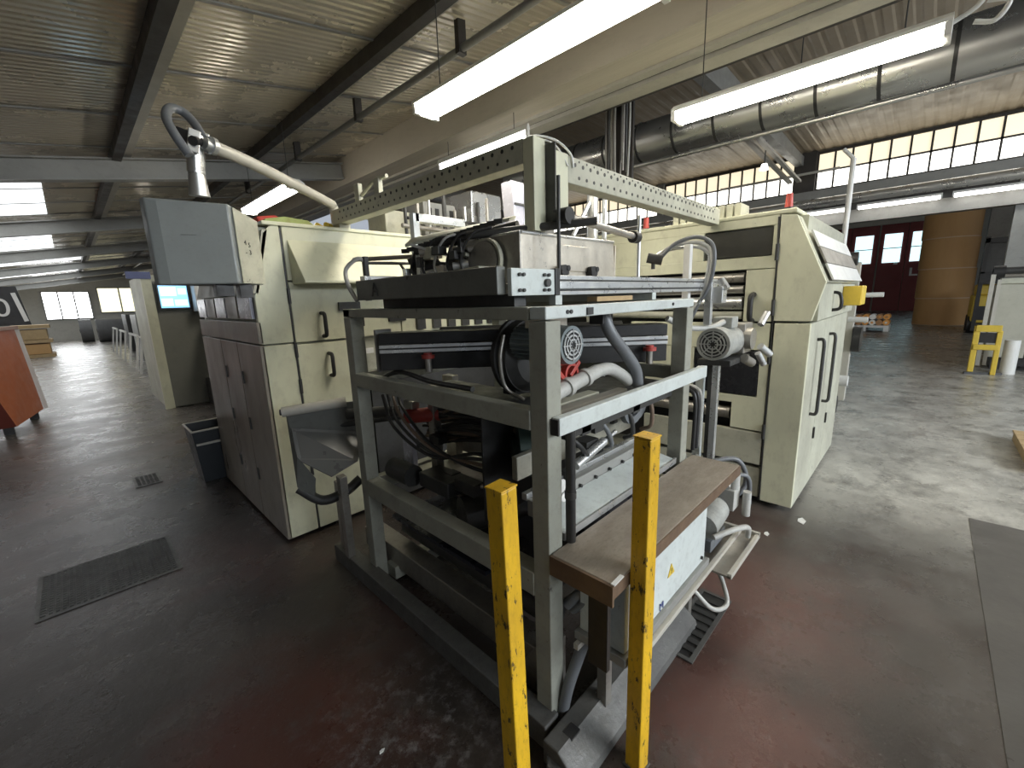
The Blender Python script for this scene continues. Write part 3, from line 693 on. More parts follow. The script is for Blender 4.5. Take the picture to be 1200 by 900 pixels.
build('shelf_plate', B(1.24, 1.75, 1.55, 2.1, .66, .675), STEEL, fr)
build('roller', MB().cyl((1.2, 1.55, .60), (2.1, 1.2, .60), .09, 24), DARK, fr)
build('roller', MB().cyl((1.26, 2.15, .30), (1.26, 1.0, .30), .06, 20), DARK, fr)
build('drum', MB().cyl((1.30, 1.25, .99), (1.42, 1.15, .99), .13, 28).cyl((1.28, 1.265, .99), (1.30, 1.25, .99), .05, 16), mat('dark_green_drum', (.04, .06, .05), .4, .2, .4, (.02, .02, .02), 6), fr)
build('inner_upright', B(1.28, 1.33, 1.85, 1.90, .66, 1.2), STEEL, fr, .003)
build('inner_upright', B(1.24, 1.27, 2.02, 2.12, .66, 1.2), PLASTIC, fr, .003)
build('inner_upright', B(1.55, 1.60, 2.02, 2.12, .10, 1.2), STEEL, fr, .003)
build('red_valve', MB().cyl((1.20, 2.0, 1.03), (1.33, 1.86, 1.04), .04, 14), RED, fr)
for i in range(34):
    z = 1.14-.0062*i; y0 = random.uniform(1.75, 2.0)
    build('cable', MB().tube([(1.30+.03*random.random(), y0, z-.05), (1.36+random.uniform(-.05, .08), 1.6, z+random.uniform(-.02, .03)), (1.38+random.uniform(-.05, .05), 1.36, z+random.uniform(-.05, .02)), (1.30+random.uniform(-.04, .1), 1.12, z-.12)], random.choice((.006, .009, .012)), 6, 4), random.choice((BCABLE, BCABLE, BLACK, DARK)), fr)
for i in range(4):
    build('hose', MB().tube([(1.13+.03*i, 2.1, 1.15), (1.10+.02*i, 1.95, 1.0+.03*i), (1.16, 1.7, .88+.02*i), (1.28, 1.45, .92-.03*i), (1.5, 1.2, .80)], .009, 8, 5), (BLACK, DARK, BCABLE)[i % 3], fr)
build('valve_block', MB().box(1.16, 1.30, 1.60, 1.85, .68, .76).box(1.2, 1.27, 1.45, 1.6, .72, .78).cyl((1.16, 1.9, .72), (1.16, 2.1, .72), .06, 16), DARK, fr, .005)
cl = MB()
for i in range(14):
    x = random.uniform(1.3, 2.0); y = random.uniform(.95, 1.4); z = random.uniform(.86, 1.15)
    cl.box(x, x+random.uniform(.03, .1), y, y+random.uniform(.03, .08), z, z+random.uniform(.02, .07))
build('machine_fittings', cl, DARK, fr)
build('actuator', MB().cyl((1.60, .99, 1.0), (1.70, .99, 1.02), .010, 12).cyl((1.38, .99, .95), (1.60, .99, 1.00), .020, 14), ALU, fr)
build('knob', MB().cyl((1.22, .98, .93), (1.22, .94, .93), .028, 14).cyl((1.25, .98, .87), (1.25, .95, .87), .02, 12), WHITE, fr)
build('reel', MB().ring((1.86, .98, 1.12), (0, 1, 0), .10, .06, .03).cyl((1.86, .98, 1.12), (1.86, 1.05, 1.12), .035, 16), HOSE, fr)
build('reel', MB().ring((1.98, 1.02, 1.10), (0, 1, 0), .09, .055, .03), HOSE, fr)
build('ground_hose', MB().tube([(1.14, .86, .50), (1.17, .80, .56), (1.2, .76, .50), (1.17, .80, .35), (1.10, .82, .20), (1.08, .84, .06)], .022, 10), HOSE, fr)
build('ground_hose', MB().tube([(1.15, .84, .48), (1.16, .77, .55), (1.22, .74, .52), (1.22, .75, .40)], .016, 10), HOSE, fr)
build('foot_bracket', MB().prism([(.88, .02), (.88, .34), (.93, .34), (1.15, .02)], 'x', 1.11, 1.16), STEEL, fr, .004)

build('inner_plate', MB().prism([(1.6, .70), (2.05, .70), (2.05, 1.0), (1.75, 1.06)], 'x', 1.62, 1.64), BEAMG, fr)
for i in range(10):
    x = random.uniform(1.2, 1.5); y = random.uniform(1.45, 2.05); z = random.uniform(.68, 1.12)
    build('machine_fittings', B(x, x+random.uniform(.02, .07), y, y+random.uniform(.03, .10), z, z+random.uniform(.015, .05)), (DARK, STEEL, BLACK, DARK)[i % 4], fr, .003)
for i in range(5):
    y = 1.95-.13*i
    build('pipe', MB().cyl((1.15+.02*i, y, .70+.02*i), (1.32, y-.12, .69+.02*i), .012, 10), (STEEL, DARK)[i % 2], fr)
for i in range(7):
    build('bolt', MB().cyl((1.2+.12*i, .998, .835), (1.2+.12*i, 1.012, .835), .008, 8), DARK, fr)
for i in range(4):
    build('hose', MB().tube([(1.3+.22*i, 1.2, 1.15), (1.35+.22*i, 1.0, 1.08+.02*i), (1.45+.2*i, .98, .98), (1.55+.18*i, 1.06, .92)], .011, 8), (BLACK, HOSE, DARK, BCABLE)[i], fr)
build('underside_rack', MB().box(1.2, 2.1, .90, .93, 1.13, 1.155).box(1.3, 1.36, .90, 1.2, 1.12, 1.16).box(1.7, 1.76, .90, 1.2, 1.12, 1.16), DARK, fr)
build('wire_bundle', MB().tube([(1.10, 2.12, 1.22), (1.12, 1.9, 1.30), (1.11, 1.6, 1.285), (1.10, 1.3, 1.29)], .012, 8), BLACK, fr)

# belt unit lying across the frame
bu = thing('belt_unit', 'long dark belt unit with aluminium rails set inside the machine frame', 'conveyor', (1.6, 1.45, 1.28))
def dbar(z0, z1, t, m_, name, s0=0., s1=1., off_=0.):
    p, q = Vector((1.085, 1.97, 0)), Vector((2.11, .965, 0)); d = (q-p); nn = Vector((-d.y, d.x, 0)).normalized()*-1
    a = p+d*s0+nn*off_; b_ = p+d*s1+nn*off_
    return build(name, MB().bar((a.x, a.y, (z0+z1)/2), (b_.x, b_.y, (z0+z1)/2), t, z1-z0), m_, bu, .003)
dbar(1.445, 1.50, .12, BLACK, 'belt_cover'); dbar(1.40, 1.443, .14, ALU, 'guide_rail'); dbar(1.418, 1.426, .146, DARK, 'rail_groove'); dbar(1.315, 1.398, .12, BLACK, 'belt_cover')
build('end_plate', MB().bar((1.10, 1.985, 1.30), (1.10, 1.985, 1.515), .02, .09, (1, 0, 0)), BEAMG, bu, .003)
build('roller', MB().cyl((1.4, 1.9, 1.46), (2.1, 1.2, 1.46), .05, 18), STEEL, bu)
for s in (.17, .93):
    p = Vector((1.085, 1.97, 0)).lerp(Vector((2.11, .965, 0)), s)+Vector((-.07, -.07, 0))
    k_ = build('clamp', MB().cyl((p.x, p.y, 1.375), (p.x, p.y, 1.392), .032, 16).cyl((p.x, p.y, 1.392), (p.x, p.y, 1.402), .02, 12), RED, bu)
    build('clamp_stem', MB().cyl((p.x, p.y, 1.31), (p.x, p.y, 1.375), .016, 12), STEEL, k_)

# blower
bw = thing('blower', 'dark round side-channel blower with blue-grey ribbed motor behind the near post', 'blower', (1.36, 1.2, 1.22))
build('volute', MB().cyl((1.425, 1.27, 1.39), (1.425, 1.36, 1.39), .165, 40).cyl((1.425, 1.24, 1.39), (1.425, 1.27, 1.39), .12, 36, .16).box(1.35, 1.5, 1.30, 1.38, 1.215, 1.3), DARK, bw, .004)
build('volute_rim', MB().ring((1.425, 1.325, 1.39), (0, 1, 0), .176, .155, .02, 40), DARK, bw)
mt = build('motor', MB().cyl((1.325, .99, 1.466), (1.325, 1.24, 1.466), .062, 30), BLUEGR, bw)
fins = MB()
for i in range(22):
    a = 2*math.pi*i/22; c_, s_ = math.cos(a), math.sin(a)
    fins.bar((1.325+.066*c_, 1.02, 1.466+.066*s_), (1.325+.066*c_, 1.23, 1.466+.066*s_), .004, .018, (c_, 0, s_))
build('cooling_fins', fins, BLUEGR, mt)
fc = build('fan_cover', MB().cyl((1.325, .965, 1.466), (1.325, 1.03, 1.466), .074, 32, .076), BLUEGR, bw, .003)
gr = MB()
for rr_ in (.022, .038, .054): gr.ring((1.325, .959, 1.466), (0, 1, 0), rr_+.0035, rr_-.0035, .004, 24)
for i in range(8):
    a = math.pi*2*i/8; gr.bar((1.325+.012*math.cos(a), .960, 1.466+.012*math.sin(a)), (1.325+.062*math.cos(a), .960, 1.466+.062*math.sin(a)), .006, .004)
build('fan_grille', gr, ALU, fc); build('grille_backing', MB().cyl((1.325, .9635, 1.466), (1.325, .966, 1.466), .060, 28), BLACK, fc)
build('terminal_box', B(1.26, 1.37, 1.02, 1.15, 1.53, 1.575), SHEET, bw, .004)
build('red_cradle', MB().box(1.24, 1.42, 1.0, 1.03, 1.385, 1.40).bar((1.25, 1.0, 1.39), (1.31, 1.0, 1.33), .025, .018).bar((1.41, 1.0, 1.39), (1.35, 1.0, 1.34), .025, .018).ring((1.36, .99, 1.345), (0, 1, 0), .045, .033, .03, 20).box(1.26, 1.3, 1.0, 1.1, 1.30, 1.38), RED, bw, .002)
pp = MB().cyl((1.14, .98, 1.275), (1.52, .98, 1.335), .030, 18).cyl((1.20, .98, 1.284), (1.225, .98, 1.288), .038, 18).cyl((1.30, .98, 1.30), (1.325, .98, 1.304), .038, 18).cyl((1.42, .98, 1.319), (1.445, .98, 1.323), .038, 18)
build('outlet_pipe', pp, HOSEL, bw)
build('outlet_hose', MB().tube([(1.52, .98, 1.335), (1.60, .97, 1.335), (1.68, .96, 1.30), (1.74, .95, 1.262)], .028, 14), HOSEL, bw)
build('suction_hose', MB().tube([(1.585, 1.0, 1.60), (1.60, .97, 1.50), (1.68, .94, 1.40), (1.74, .92, 1.32), (1.76, .915, 1.24)], .027, 14), HOSE, bw)
build('cable_clamp', B(1.55, 1.63, .97, 1.04, 1.53, 1.58), BLACK, bw, .004)
build('curved_guard', MB().tube([(1.25, 1.26, 1.50), (1.225, 1.26, 1.40), (1.24, 1.25, 1.28), (1.30, 1.2, 1.222)], .008, 8), STEEL, bw)

# slide table on top
st = thing('slide_table', 'sliding table with dark slab end and long aluminium rails on the frame top', 'machine table', (1.9, 1.5, 1.625))
sb = build('end_slab', B(1.00, 1.04, 1.03, 2.02, 1.662, 1.755), DSTEEL, st, .004)
text('letter_mark', 'A', .09, (.998, 1.84, 1.705), (0, -1, 0), (0, 0, 1), BLACK, sb)
ep = build('end_plate', B(1.035, 1.265, .998, 1.018, 1.657, 1.748), PALE, st, .003)
bo = MB()
for x in (1.07, 1.09, 1.20, 1.225):
    for z in (1.675, 1.727): bo.cyl((x, .988, z), (x, .998, z), .006, 8)
bo.cyl((1.215, .985, 1.70), (1.215, .998, 1.70), .014, 12)
build('bolt', bo, DARK, ep)
build('joint_block', B(1.262, 1.29, .992, 1.02, 1.655, 1.752), BLACK, st, .003)
build('guide_rail', B(1.29, 2.95, .995, 1.03, 1.712, 1.728), ALU, st, .002); build('guide_rail', B(1.29, 2.95, .993, 1.03, 1.678, 1.706), ALU, st, .002)
build('guide_rail', B(1.29, 2.95, .998, 1.03, 1.655, 1.670), ALU, st, .002); build('rail_groove', B(1.29, 2.94, 1.001, 1.03, 1.668, 1.714), DARK, st)
build('base_plate', B(1.04, 2.55, 1.03, 2.05, 1.665, 1.70), STEEL, st, .003)
build('standoff', B(1.10, 1.16, 1.05, 1.95, 1.62, 1.665), DARK, st); build('standoff', B(1.27, 1.31, 1.0, 1.03, 1.62, 1.656), PALE, st); build('standoff', B(2.05, 2.09, 1.0, 1.9, 1.62, 1.665), PALE, st)
build('wood_packer', B(1.55, 1.85, 1.0, 1.05, 1.625, 1.645), WOOD, st)
build('rear_rail', B(1.04, 2.9, 2.0, 2.05, 1.70, 1.78), ALU, st, .003)

# steel hopper box on the table
hb = thing('steel_box', 'open worn sheet-steel box with black wing knobs on the sliding table', 'box', (1.73, 1.4, 1.70))
build('front_sheet', MB().prism([(1.36, 1.70), (1.36, 1.915), (2.09, 1.922), (2.12, 1.70)], 'y', 1.25, 1.258), SHEET, hb, .002)
build('side_sheet', B(1.352, 1.36, 1.25, 1.66, 1.70, 1.915), STEEL, hb, .002); build('side_sheet', B(2.11, 2.118, 1.25, 1.66, 1.70, 1.91), SHEET, hb, .002)
build('back_sheet', B(1.36, 2.11, 1.65, 1.66, 1.70, 1.93), SHEET, hb, .002)
build('rim', MB().tube([(1.36, 1.25, 1.918), (2.09, 1.25, 1.925)], .008, 8, 1).tube([(1.36, 1.25, 1.918), (1.36, 1.66, 1.918)], .008, 8, 1), ALU, hb)
build('raised_door', B(1.60, 1.86, 1.243, 1.25, 1.765, 1.885), SHEET, hb, .004)
for x in (1.62, 1.86):
    kn = MB().cyl((x, 1.215, 1.765), (x, 1.25, 1.765), .028, 14)
    for a in (30, 150, 270): kn.cyl((x+.026*math.cos(R_(a)), 1.212, 1.765+.026*math.sin(R_(a))), (x+.026*math.cos(R_(a)), 1.235, 1.765+.026*math.sin(R_(a))), .013, 10)
    build('knob', kn, BLACK, hb)

# chain / roller mechanism behind the slab
mc = thing('chain_head', 'greasy chain and roller mechanism standing on the table left of the steel box', 'mechanism', (1.55, 1.9, 1.70))
build('side_plate', MB().prism([(1.69, 1.70), (1.95, 1.70), (1.80, 1.90), (1.69, 1.93)], 'x', 1.46, 1.48), SHEET, mc, .003)
build('cover_plate', MB().prism([(1.35, 1.72), (1.75, 1.72), (1.6, 1.78), (1.4, 1.79)], 'x', 1.25, 1.34), CREAM2, mc, .004)
build('shaft', MB().cyl((1.30, 1.52, 1.93), (1.62, 1.05, 1.96), .018, 14), DARK, mc)
build('shaft', MB().cyl((1.28, 1.9, 1.90), (1.45, 1.35, 1.965), .022, 14), DARK, mc)
build('sprocket', MB().cyl((1.315, 1.44, 1.815), (1.34, 1.44, 1.815), .085, 28), STEEL, mc); build('sprocket', MB().ring((1.318, 1.43, 1.815), (1, 0, 0), .096, .086, .02), CREAM2, mc)
for i in range(16):
    t = i/15; c_ = Vector((1.25, 1.95, 1.90)).lerp(Vector((1.40, 1.42, 1.985)), t)
    build('chain_link', MB().bar(c_-Vector((.008, -.018, -.002)), c_+Vector((.008, -.018, .002)), .014, .02), (BLACK, DARK)[i % 2], mc)
build('guide_plate', MB().add([(1.25, 1.95, 1.92), (1.45, 1.40, 1.99), (1.6, 1.5, 2.03), (1.36, 2.05, 1.97), (1.25, 1.95, 1.935), (1.45, 1.40, 2.005), (1.6, 1.5, 2.045), (1.36, 2.05, 1.985)], [(0, 1, 2, 3), (7, 6, 5, 4), (0, 1, 5, 4), (1, 2, 6, 5), (2, 3, 7, 6), (3, 0, 4, 7)]), CREAM2, mc)
build('strut', MB().bar((1.22, 1.85, 1.92), (1.48, 1.35, 1.74), .012, .012).bar((1.3, 1.9, 1.72), (1.3, 1.9, 1.92), .03, .03), ALU, mc)
build('valve', MB().cyl((1.32, 1.98, 1.78), (1.42, 1.90, 1.86), .045, 16).cyl((1.30, 1.99, 1.84), (1.38, 1.92, 1.90), .03, 12), DARK, mc)
random.seed(21)
for i in range(26):
    x = random.uniform(1.24, 1.34); y = random.uniform(1.50, 2.0); z = random.uniform(1.70, 1.88)
    build('bracket', B(x, x+random.uniform(.01, .05), y, y+random.uniform(.015, .07), z, z+random.uniform(.015, .06)), (DARK, STEEL, CREAM2, SHEET, BLACK, ALU)[i % 6], mc, .002)
for i in range(8):
    x = random.uniform(1.24, 1.36); y = random.uniform(1.5, 1.95); z = random.uniform(1.74, 1.9)
    build('roller_pin', MB().cyl((x, y, z), (x+.05, y-.05, z+random.uniform(-.02, .02)), random.uniform(.008, .024), 12), (ALU, STEEL, DARK)[i % 3], mc)
for i in range(5):
    y = 1.52+.1*i
    build('air_hose', MB().tube([(1.30, y, 1.74), (1.27, y+.02, 1.82), (1.29, y-.04, 1.93), (1.36, y-.10, 1.96)], .006, 8), (BLACK, DARK, HOSEL)[i % 3], mc)
build('bracket_cluster', MB().box(1.36, 1.42, 1.7, 1.76, 1.80, 1.88).box(1.40, 1.44, 1.56, 1.66, 1.76, 1.82).box(1.34, 1.38, 1.78, 1.84, 1.72, 1.84).cyl((1.36, 1.62, 1.86), (1.42, 1.56, 1.86), .03, 12), DARK, mc, .003)

# guard rail frame standing on table
gf = thing('guard_rail', 'thin steel guard rail frame standing on the sliding table', 'rail', (1.4, 1.6, 1.70))
build('upright', B(1.385, 1.425, 2.06, 2.10, 1.70, 2.12), ALU, gf, .003)
build('upright', B(1.66, 1.68, 2.06, 2.08, 1.70, 2.0), ALU, gf)
build('cross_arm', B(1.40, 1.75, 2.06, 2.10, 2.075, 2.12), ALU, gf, .003)
build('upright', MB().cyl((1.50, 1.16, 1.70), (1.50, 1.16, 2.14), .008, 10), DARK, gf); build('upright', MB().cyl((2.20, 1.16, 1.70), (2.20, 1.16, 2.06), .010, 10), ALU, gf)
build('cross_arm', MB().cyl((1.56, 1.16, 1.985), (2.20, 1.16, 1.945), .017, 14), STEEL, gf)
build('hose_arc', MB().tube([(1.02, 2.06, 1.66), (1.01, 2.12, 1.74), (1.03, 2.17, 1.82), (1.07, 2.12, 1.87), (1.10, 2.10, 1.86)], .011, 8), HOSEL, gf)
build('hose_rod', B(1.09, 1.11, 2.08, 2.11, 1.66, 1.88), BLACK, gf)
build('cross_arm', MB().cyl((1.10, 2.10, 1.85), (1.39, 2.08, 1.855), .008, 8), DARK, gf)
build('cross_arm', MB().cyl((1.30, 2.09, 1.85), (1.36, 2.08, 1.76), .007, 8), BLACK, gf)
build('rail_joint', MB().cyl((2.13, 1.16, 1.945), (2.18, 1.16, 1.945), .03, 14).cyl((1.54, 1.13, 1.985), (1.54, 1.20, 1.985), .035, 14), BLACK, gf)
build('cross_arm', MB().cyl((1.22, 2.46, 1.90), (1.40, 2.1, 1.895), .012, 12), STEEL, gf)

# perforated overhead gantry
ga = thing('overhead_gantry', 'cream perforated steel gantry of two beams meeting at a column above the frame', 'gantry', (1.5, 1.24, 1.93))
build('beam', MB().box(1.44, 1.52, 1.30, 3.16, 2.205, 2.305), CREAM2, ga, .004)
build('beam', MB().box(1.61, 3.485, 1.19, 1.27, 2.135, 2.245), CREAM2, ga, .004)
hl = MB()
y = 1.36
while y < 3.08:
    hl.cyl((1.4385, y, 2.28), (1.441, y, 2.28), .009, 8); hl.cyl((1.4385, y+.03, 2.235), (1.441, y+.03, 2.235), .007, 8); y += .062
x = 1.66
while x < 3.4:
    hl.cyl((x, 1.1885, 2.215), (x, 1.191, 2.215), .009, 8); hl.cyl((x+.03, 1.1885, 2.165), (x+.03, 1.191, 2.165), .008, 8); hl.cyl((x+.03, 1.1885, 2.232), (x+.03, 1.191, 2.232), .005, 8); x += .06
build('punched_hole', hl, BLACK, ga, kind='stuff')
build('column', B(1.44, 1.515, 1.24, 1.30, 1.93, 2.30), CREAM, ga, .003); build('column', B(1.525, 1.61, 1.19, 1.24, 1.965, 2.25), CREAM, ga, .003)
build('beam_foot', B(1.44, 1.52, 3.06, 3.16, 2.1755, 2.205), CREAM2, ga)
build('column_slot', B(1.518, 1.524, 1.19, 1.25, 1.94, 2.28), DARK, ga)
build('base_bracket', MB().box(1.46, 1.60, 1.262, 1.30, 1.70, 1.955), STEEL, ga, .004)
build('cable', MB().tube([(1.46, 1.3, 2.31), (1.50, 1.26, 2.315), (1.56, 1.21, 2.295), (1.62, 1.185, 2.25), (1.64, 1.185, 2.2)], .005, 8).tube([(1.45, 1.33, 2.3), (1.52, 1.25, 2.30), (1.56, 1.21, 2.27), (1.60, 1.185, 2.2)], .004, 8), WHITE, ga)
build('top_bracket', MB().box(1.46, 1.49, 2.78, 2.84, 2.30, 2.42).box(1.46, 1.49, 2.52, 2.58, 2.30, 2.40).tube([(1.48, 2.8, 2.34), (1.48, 2.6, 2.40), (1.48, 2.45, 2.40)], .012, 8), CREAM2, ga, .003)

# silos / pipes seen under the gantry
bp_ = thing('wrapped_column', 'tall vertical column wrapped in clear plastic under the gantry beam', 'wrapped column', (2.55, 2.35, 1.7))
build('wrap', MB().prism([(2.47, 1.97), (2.53, 1.99), (2.56, 2.50), (2.42, 2.50)], 'y', 2.30, 2.42).prism([(2.53, 1.98), (2.63, 2.0), (2.60, 2.50), (2.56, 2.50)], 'y', 2.3, 2.40), PLASTIC, bp_, .012)
build('strap', B(2.44, 2.60, 2.29, 2.43, 2.33, 2.345), DARK, bp_)
build('support_leg', B(2.49, 2.55, 2.33, 2.39, 1.70, 1.98), STEEL, bp_)
sp2 = thing('steam_pipe', 'bright vertical steel pipe with collars behind the gantry column', 'pipe', (3.1, 2.05, 0))
build('pipe', MB().cyl((3.1, 2.05, 0), (3.1, 2.05, 2.6), .045, 20), GALV, sp2); build('pipe', MB().cyl((3.2, 2.0, 0), (3.2, 2.0, 2.6), .02, 14), ALU, sp2)
build('collar', MB().cyl((3.1, 2.05, 2.2), (3.1, 2.05, 2.215), .05, 20), DARK, sp2); build('branch', MB().bar((2.9, 2.1, 2.12), (3.05, 2.05, 2.38), .03, .02), ALU, sp2)
st2 = thing('control_cabinet', 'pale box cabinets with dark slots standing behind the gantry on the machine', 'cabinet', (3.0, 3.3, 2.175))
build('box_body', B(2.3, 2.65, 3.25, 3.6, 2.175, 2.50), BEAMG, st2, .01); build('box_body', B(2.72, 3.1, 3.1, 3.5, 2.175, 2.62), GALV, st2, .01)
build('box_body', B(1.95, 2.2, 3.3, 3.6, 2.175, 2.40), CREAM2, st2, .01)
sl_ = MB()
for i in range(4): sl_.box(2.34+.08*i, 2.38+.08*i, 3.244, 3.25, 2.3, 2.45)
build('slot', sl_, BLACK, st2)
for i in range(9):
    x = 2.0+.13*i
    build('vertical_conduit', MB().cyl((x, 3.08+.02*(i % 3), 2.177), (x, 3.08+.02*(i % 3), 2.42+.05*(i % 4)), .014+.006*(i % 2), 10), (DARK, STEEL, GALV)[i % 3], st2)
build('cross_conduit', MB().cyl((2.0, 3.05, 2.30), (3.1, 3.05, 2.34), .012, 10), DARK, st2)
build('cross_conduit', MB().cyl((1.95, 3.06, 2.24), (2.8, 3.06, 2.22), .018, 10), STEEL, st2)

# ================================================================ BENCH, ELECTRICAL BOX, TRAY
be = thing('bench', 'worn chipboard-topped bench in front of the frame on the right', 'bench', (1.65, .73, 0))
build('top_board', B(1.035, 2.275, .602, .846, .735, .77), WOODT, be, .003)
build('board_edge', B(1.025, 1.035, .597, .846, .695, .768), WOODE, be); build('board_edge', B(1.035, 2.275, .597, .602, .72, .768), WOODE, be)
build('edge_trim', MB().bar((1.03, .60, .773), (1.09, .602, .773), .014, .004), WHITE, be)
build('end_panel', B(1.045, 1.065, .625, .70, .42, .733), mat('dark_end_plate', (.035, .03, .027), .5, .2, .5, (.03, .025, .02), 6), be, .002); build('bracket', B(2.22, 2.26, .802, .84, .0, .735), STEEL, be, .004)
eb = thing('electrical_box', 'pale blue-grey electrical box with warning triangle under the bench top', 'electrical box', (1.55, .66, .43))
build('cabinet_body', B(1.14, 1.875, .615, .80, .43, .733), PALE, eb, .005)
build('base_strip', B(1.12, 1.9, .60, .81, .395, .43), BEAMG, eb, .003)
build('warning_triangle', MB().add([(1.47, .612, .55), (1.53, .612, .55), (1.50, .612, .60), (1.47, .6145, .55), (1.53, .6145, .55), (1.50, .6145, .60)], [(0, 1, 2), (3, 5, 4), (0, 3, 4, 1), (1, 4, 5, 2), (2, 5, 3, 0)]), YEL2, eb)
text('warning_mark', '!', .035, (1.50, .6115, .568), (1, 0, 0), (0, 0, 1), BLACK, eb)
text('handwritten_mark', 'M', .045, (1.42, .6115, .455), (1, 0, 0), (0, 0, 1), PUR, eb)
build('latch', MB().cyl((1.83, .606, .46), (1.83, .615, .46), .008, 10), DARK, eb)
tr = thing('cable_tray', 'low steel tray rail beneath the electrical box holding a small motor', 'tray', (1.8, .7, .36))
build('tray_rail', B(1.20, 2.36, .585, .605, .37, .392), BEAML, tr, .002); build('tray_rail', B(1.10, 2.36, .78, .80, .37, .392), BEAML, tr)
build('tray_rail', B(1.9, 2.36, .50, .52, .36, .385), BEAML, tr, .002); build('tray_rail', B(2.34, 2.36, .50, .80, .37, .392), BEAML, tr)
build('tray_floor', B(1.9, 2.34, .505, .78, .362, .372), STEEL, tr); build('support_leg', B(1.95, 1.99, .70, .74, 0, .362), STEEL, tr); build('support_leg', B(1.2, 1.24, .72, .76, 0, .37), STEEL, tr)
sm_ = thing('pump_motor', 'small grey pump motor with hoses on the tray end beyond the electrical box', 'motor', (2.2, .68, .39))
build('motor_body', MB().cyl((2.02, .68, .50), (2.26, .70, .50), .068, 24), MOTORL, sm_, .004); build('flange', MB().cyl((2.26, .70, .50), (2.30, .70, .50), .05, 20).box(2.0, 2.2, .63, .73, .39, .45), HOSE, sm_)
build('valve', MB().box(2.36, 2.46, .64, .72, .46, .58).cyl((2.41, .66, .58), (2.41, .66, .66), .03, 12).cyl((2.45, .60, .42), (2.45, .60, .56), .022, 12), HOSEL, sm_, .004)
build('hose', MB().tube([(2.0, .62, .48), (2.10, .56, .50), (2.22, .53, .47), (2.28, .54, .39)], .014, 10).tube([(2.3, .66, .62), (2.45, .7, .66), (2.55, .75, .60)], .014, 10), HOSEL, sm_)
build('hanging_hose', MB().tube([(1.72, .60, .36), (1.76, .53, .28), (1.86, .50, .26), (1.95, .55, .30), (1.98, .60, .36)], .010, 10), HOSEL, sm_)
build('hose', MB().tube([(2.6, .9, .6), (2.75, .75, .62), (2.8, .7, .45), (2.7, .8, .3)], .016, 8).tube([(2.5, .85, .5), (2.7, .68, .55), (2.75, .66, .35)], .014, 8), HOSE, sm_)

# cast steel channel on the floor by the post
cs = thing('floor_channel', 'heavy greasy steel channel lying on the floor between the yellow posts', 'steel channel', (1.3, .72, 0))
build('channel_body', MB().prism([(.812, 0), (.812, .10), (.745, .10), (.66, .03), (.65, 0)], 'x', .93, 1.95), CONC, cs, .006)
build('slot', MB().box(1.00, 1.05, .735, .775, .06, .1015), BLACK, cs)
build('end_lug', MB().prism([(.935, .80), (.90, .77), (.93, .68)], 'z', 0, .05), CONC, cs, .004)

# yellow posts
def bollard(x, y, h, rot, lab, s=.062, tilt=0.):
    t = thing('yellow_post', lab, 'post', (x, y, 0), 'yellow guard posts before the machine')
    o = build('tube', B(-s/2, s/2, -s/2, s/2, 0, h-.006), YEL, None, .004); o.parent = t
    c_ = build('cap', B(-s/2-.002, s/2+.002, -s/2-.002, s/2+.002, h-.006, h), YEL, None, .002); c_.parent = t
    p_ = build('foot_plate', B(-s/2-.006, s/2+.006, -s/2-.006, s/2+.006, 0, .008), CONC, None, .002); p_.parent = t
    b_ = build('bolt', MB().cyl((s/2, -.005, h-.09), (s/2+.012, -.005, h-.09), .008, 8), BLACK, None); b_.parent = t
    t.rotation_euler = (Matrix.Rotation(tilt, 3, Vector((math.cos(YAW), math.sin(YAW), 0))) @ Matrix.Rotation(rot, 3, 'Z')).to_euler()
    return t
bollard(.768, .777, 1.145, R_(2), 'left yellow square steel post in front of the machine frame', .062, -.018)
bollard(1.15, .562, 1.235, R_(-4), 'right yellow square steel post beside the chipboard bench', .058)

# stack of sheet hopper left of frame
ho = thing('sheet_hopper', 'grey folded sheet metal chute mounted between the left cabinet and the frame', 'chute', (1.0, 2.6, .5))
sh = MB()
def sheetq(pts, t=.008):
    P = [Vector(p) for p in pts]; nn = (P[1]-P[0]).cross(P[2]-P[0]).normalized()*t
    n_ = len(P); return MB().add(P+[p+nn for p in P], [tuple(range(n_)), tuple(range(2*n_-1, n_-1, -1))]+[(i, i+n_, (i+1) % n_+n_, (i+1) % n_) for i in range(n_)])
build('back_sheet', sheetq([(.80, 2.66, 1.05), (1.16, 2.5, 1.05), (1.18, 2.52, .80), (.82, 2.68, .80)]), DSTEEL, ho)
build('chute_sheet', sheetq([(.82, 2.66, .93), (1.20, 2.50, .84), (1.06, 2.34, .73), (.92, 2.40, .66), (.80, 2.56, .76)]), mat('chute_grey', (.17, .172, .165), .35, .2, .4, (.18, .17, .16), 5), ho)
build('side_cheek', sheetq([(.79, 2.62, 1.04), (.79, 2.60, .58), (.86, 2.56, .46), (.88, 2.54, .62), (.80, 2.56, .78)]), DSTEEL, ho)
build('collar_band', MB().tube([(.80, 2.62, .56), (.90, 2.54, .47), (1.02, 2.48, .50), (1.12, 2.46, .56)], .03, 10), DARK, ho)
build('roller_tube', MB().cyl((.775, 2.64, 1.04), (1.10, 2.50, 1.06), .03, 16), BEAML, ho)
build('bolt', MB().cyl((.765, 2.645, 1.04), (.775, 2.64, 1.04), .018, 10), BLACK, ho)
build('pipe', MB().cyl((1.10, 2.5, .98), (1.35, 2.2, 1.0), .035, 14).cyl((1.05, 2.6, .90), (1.4, 2.3, .94), .02, 12), DARK, ho)
build('support_leg', B(.99, 1.03, 2.52, 2.56, .106, .56), STEEL, ho)

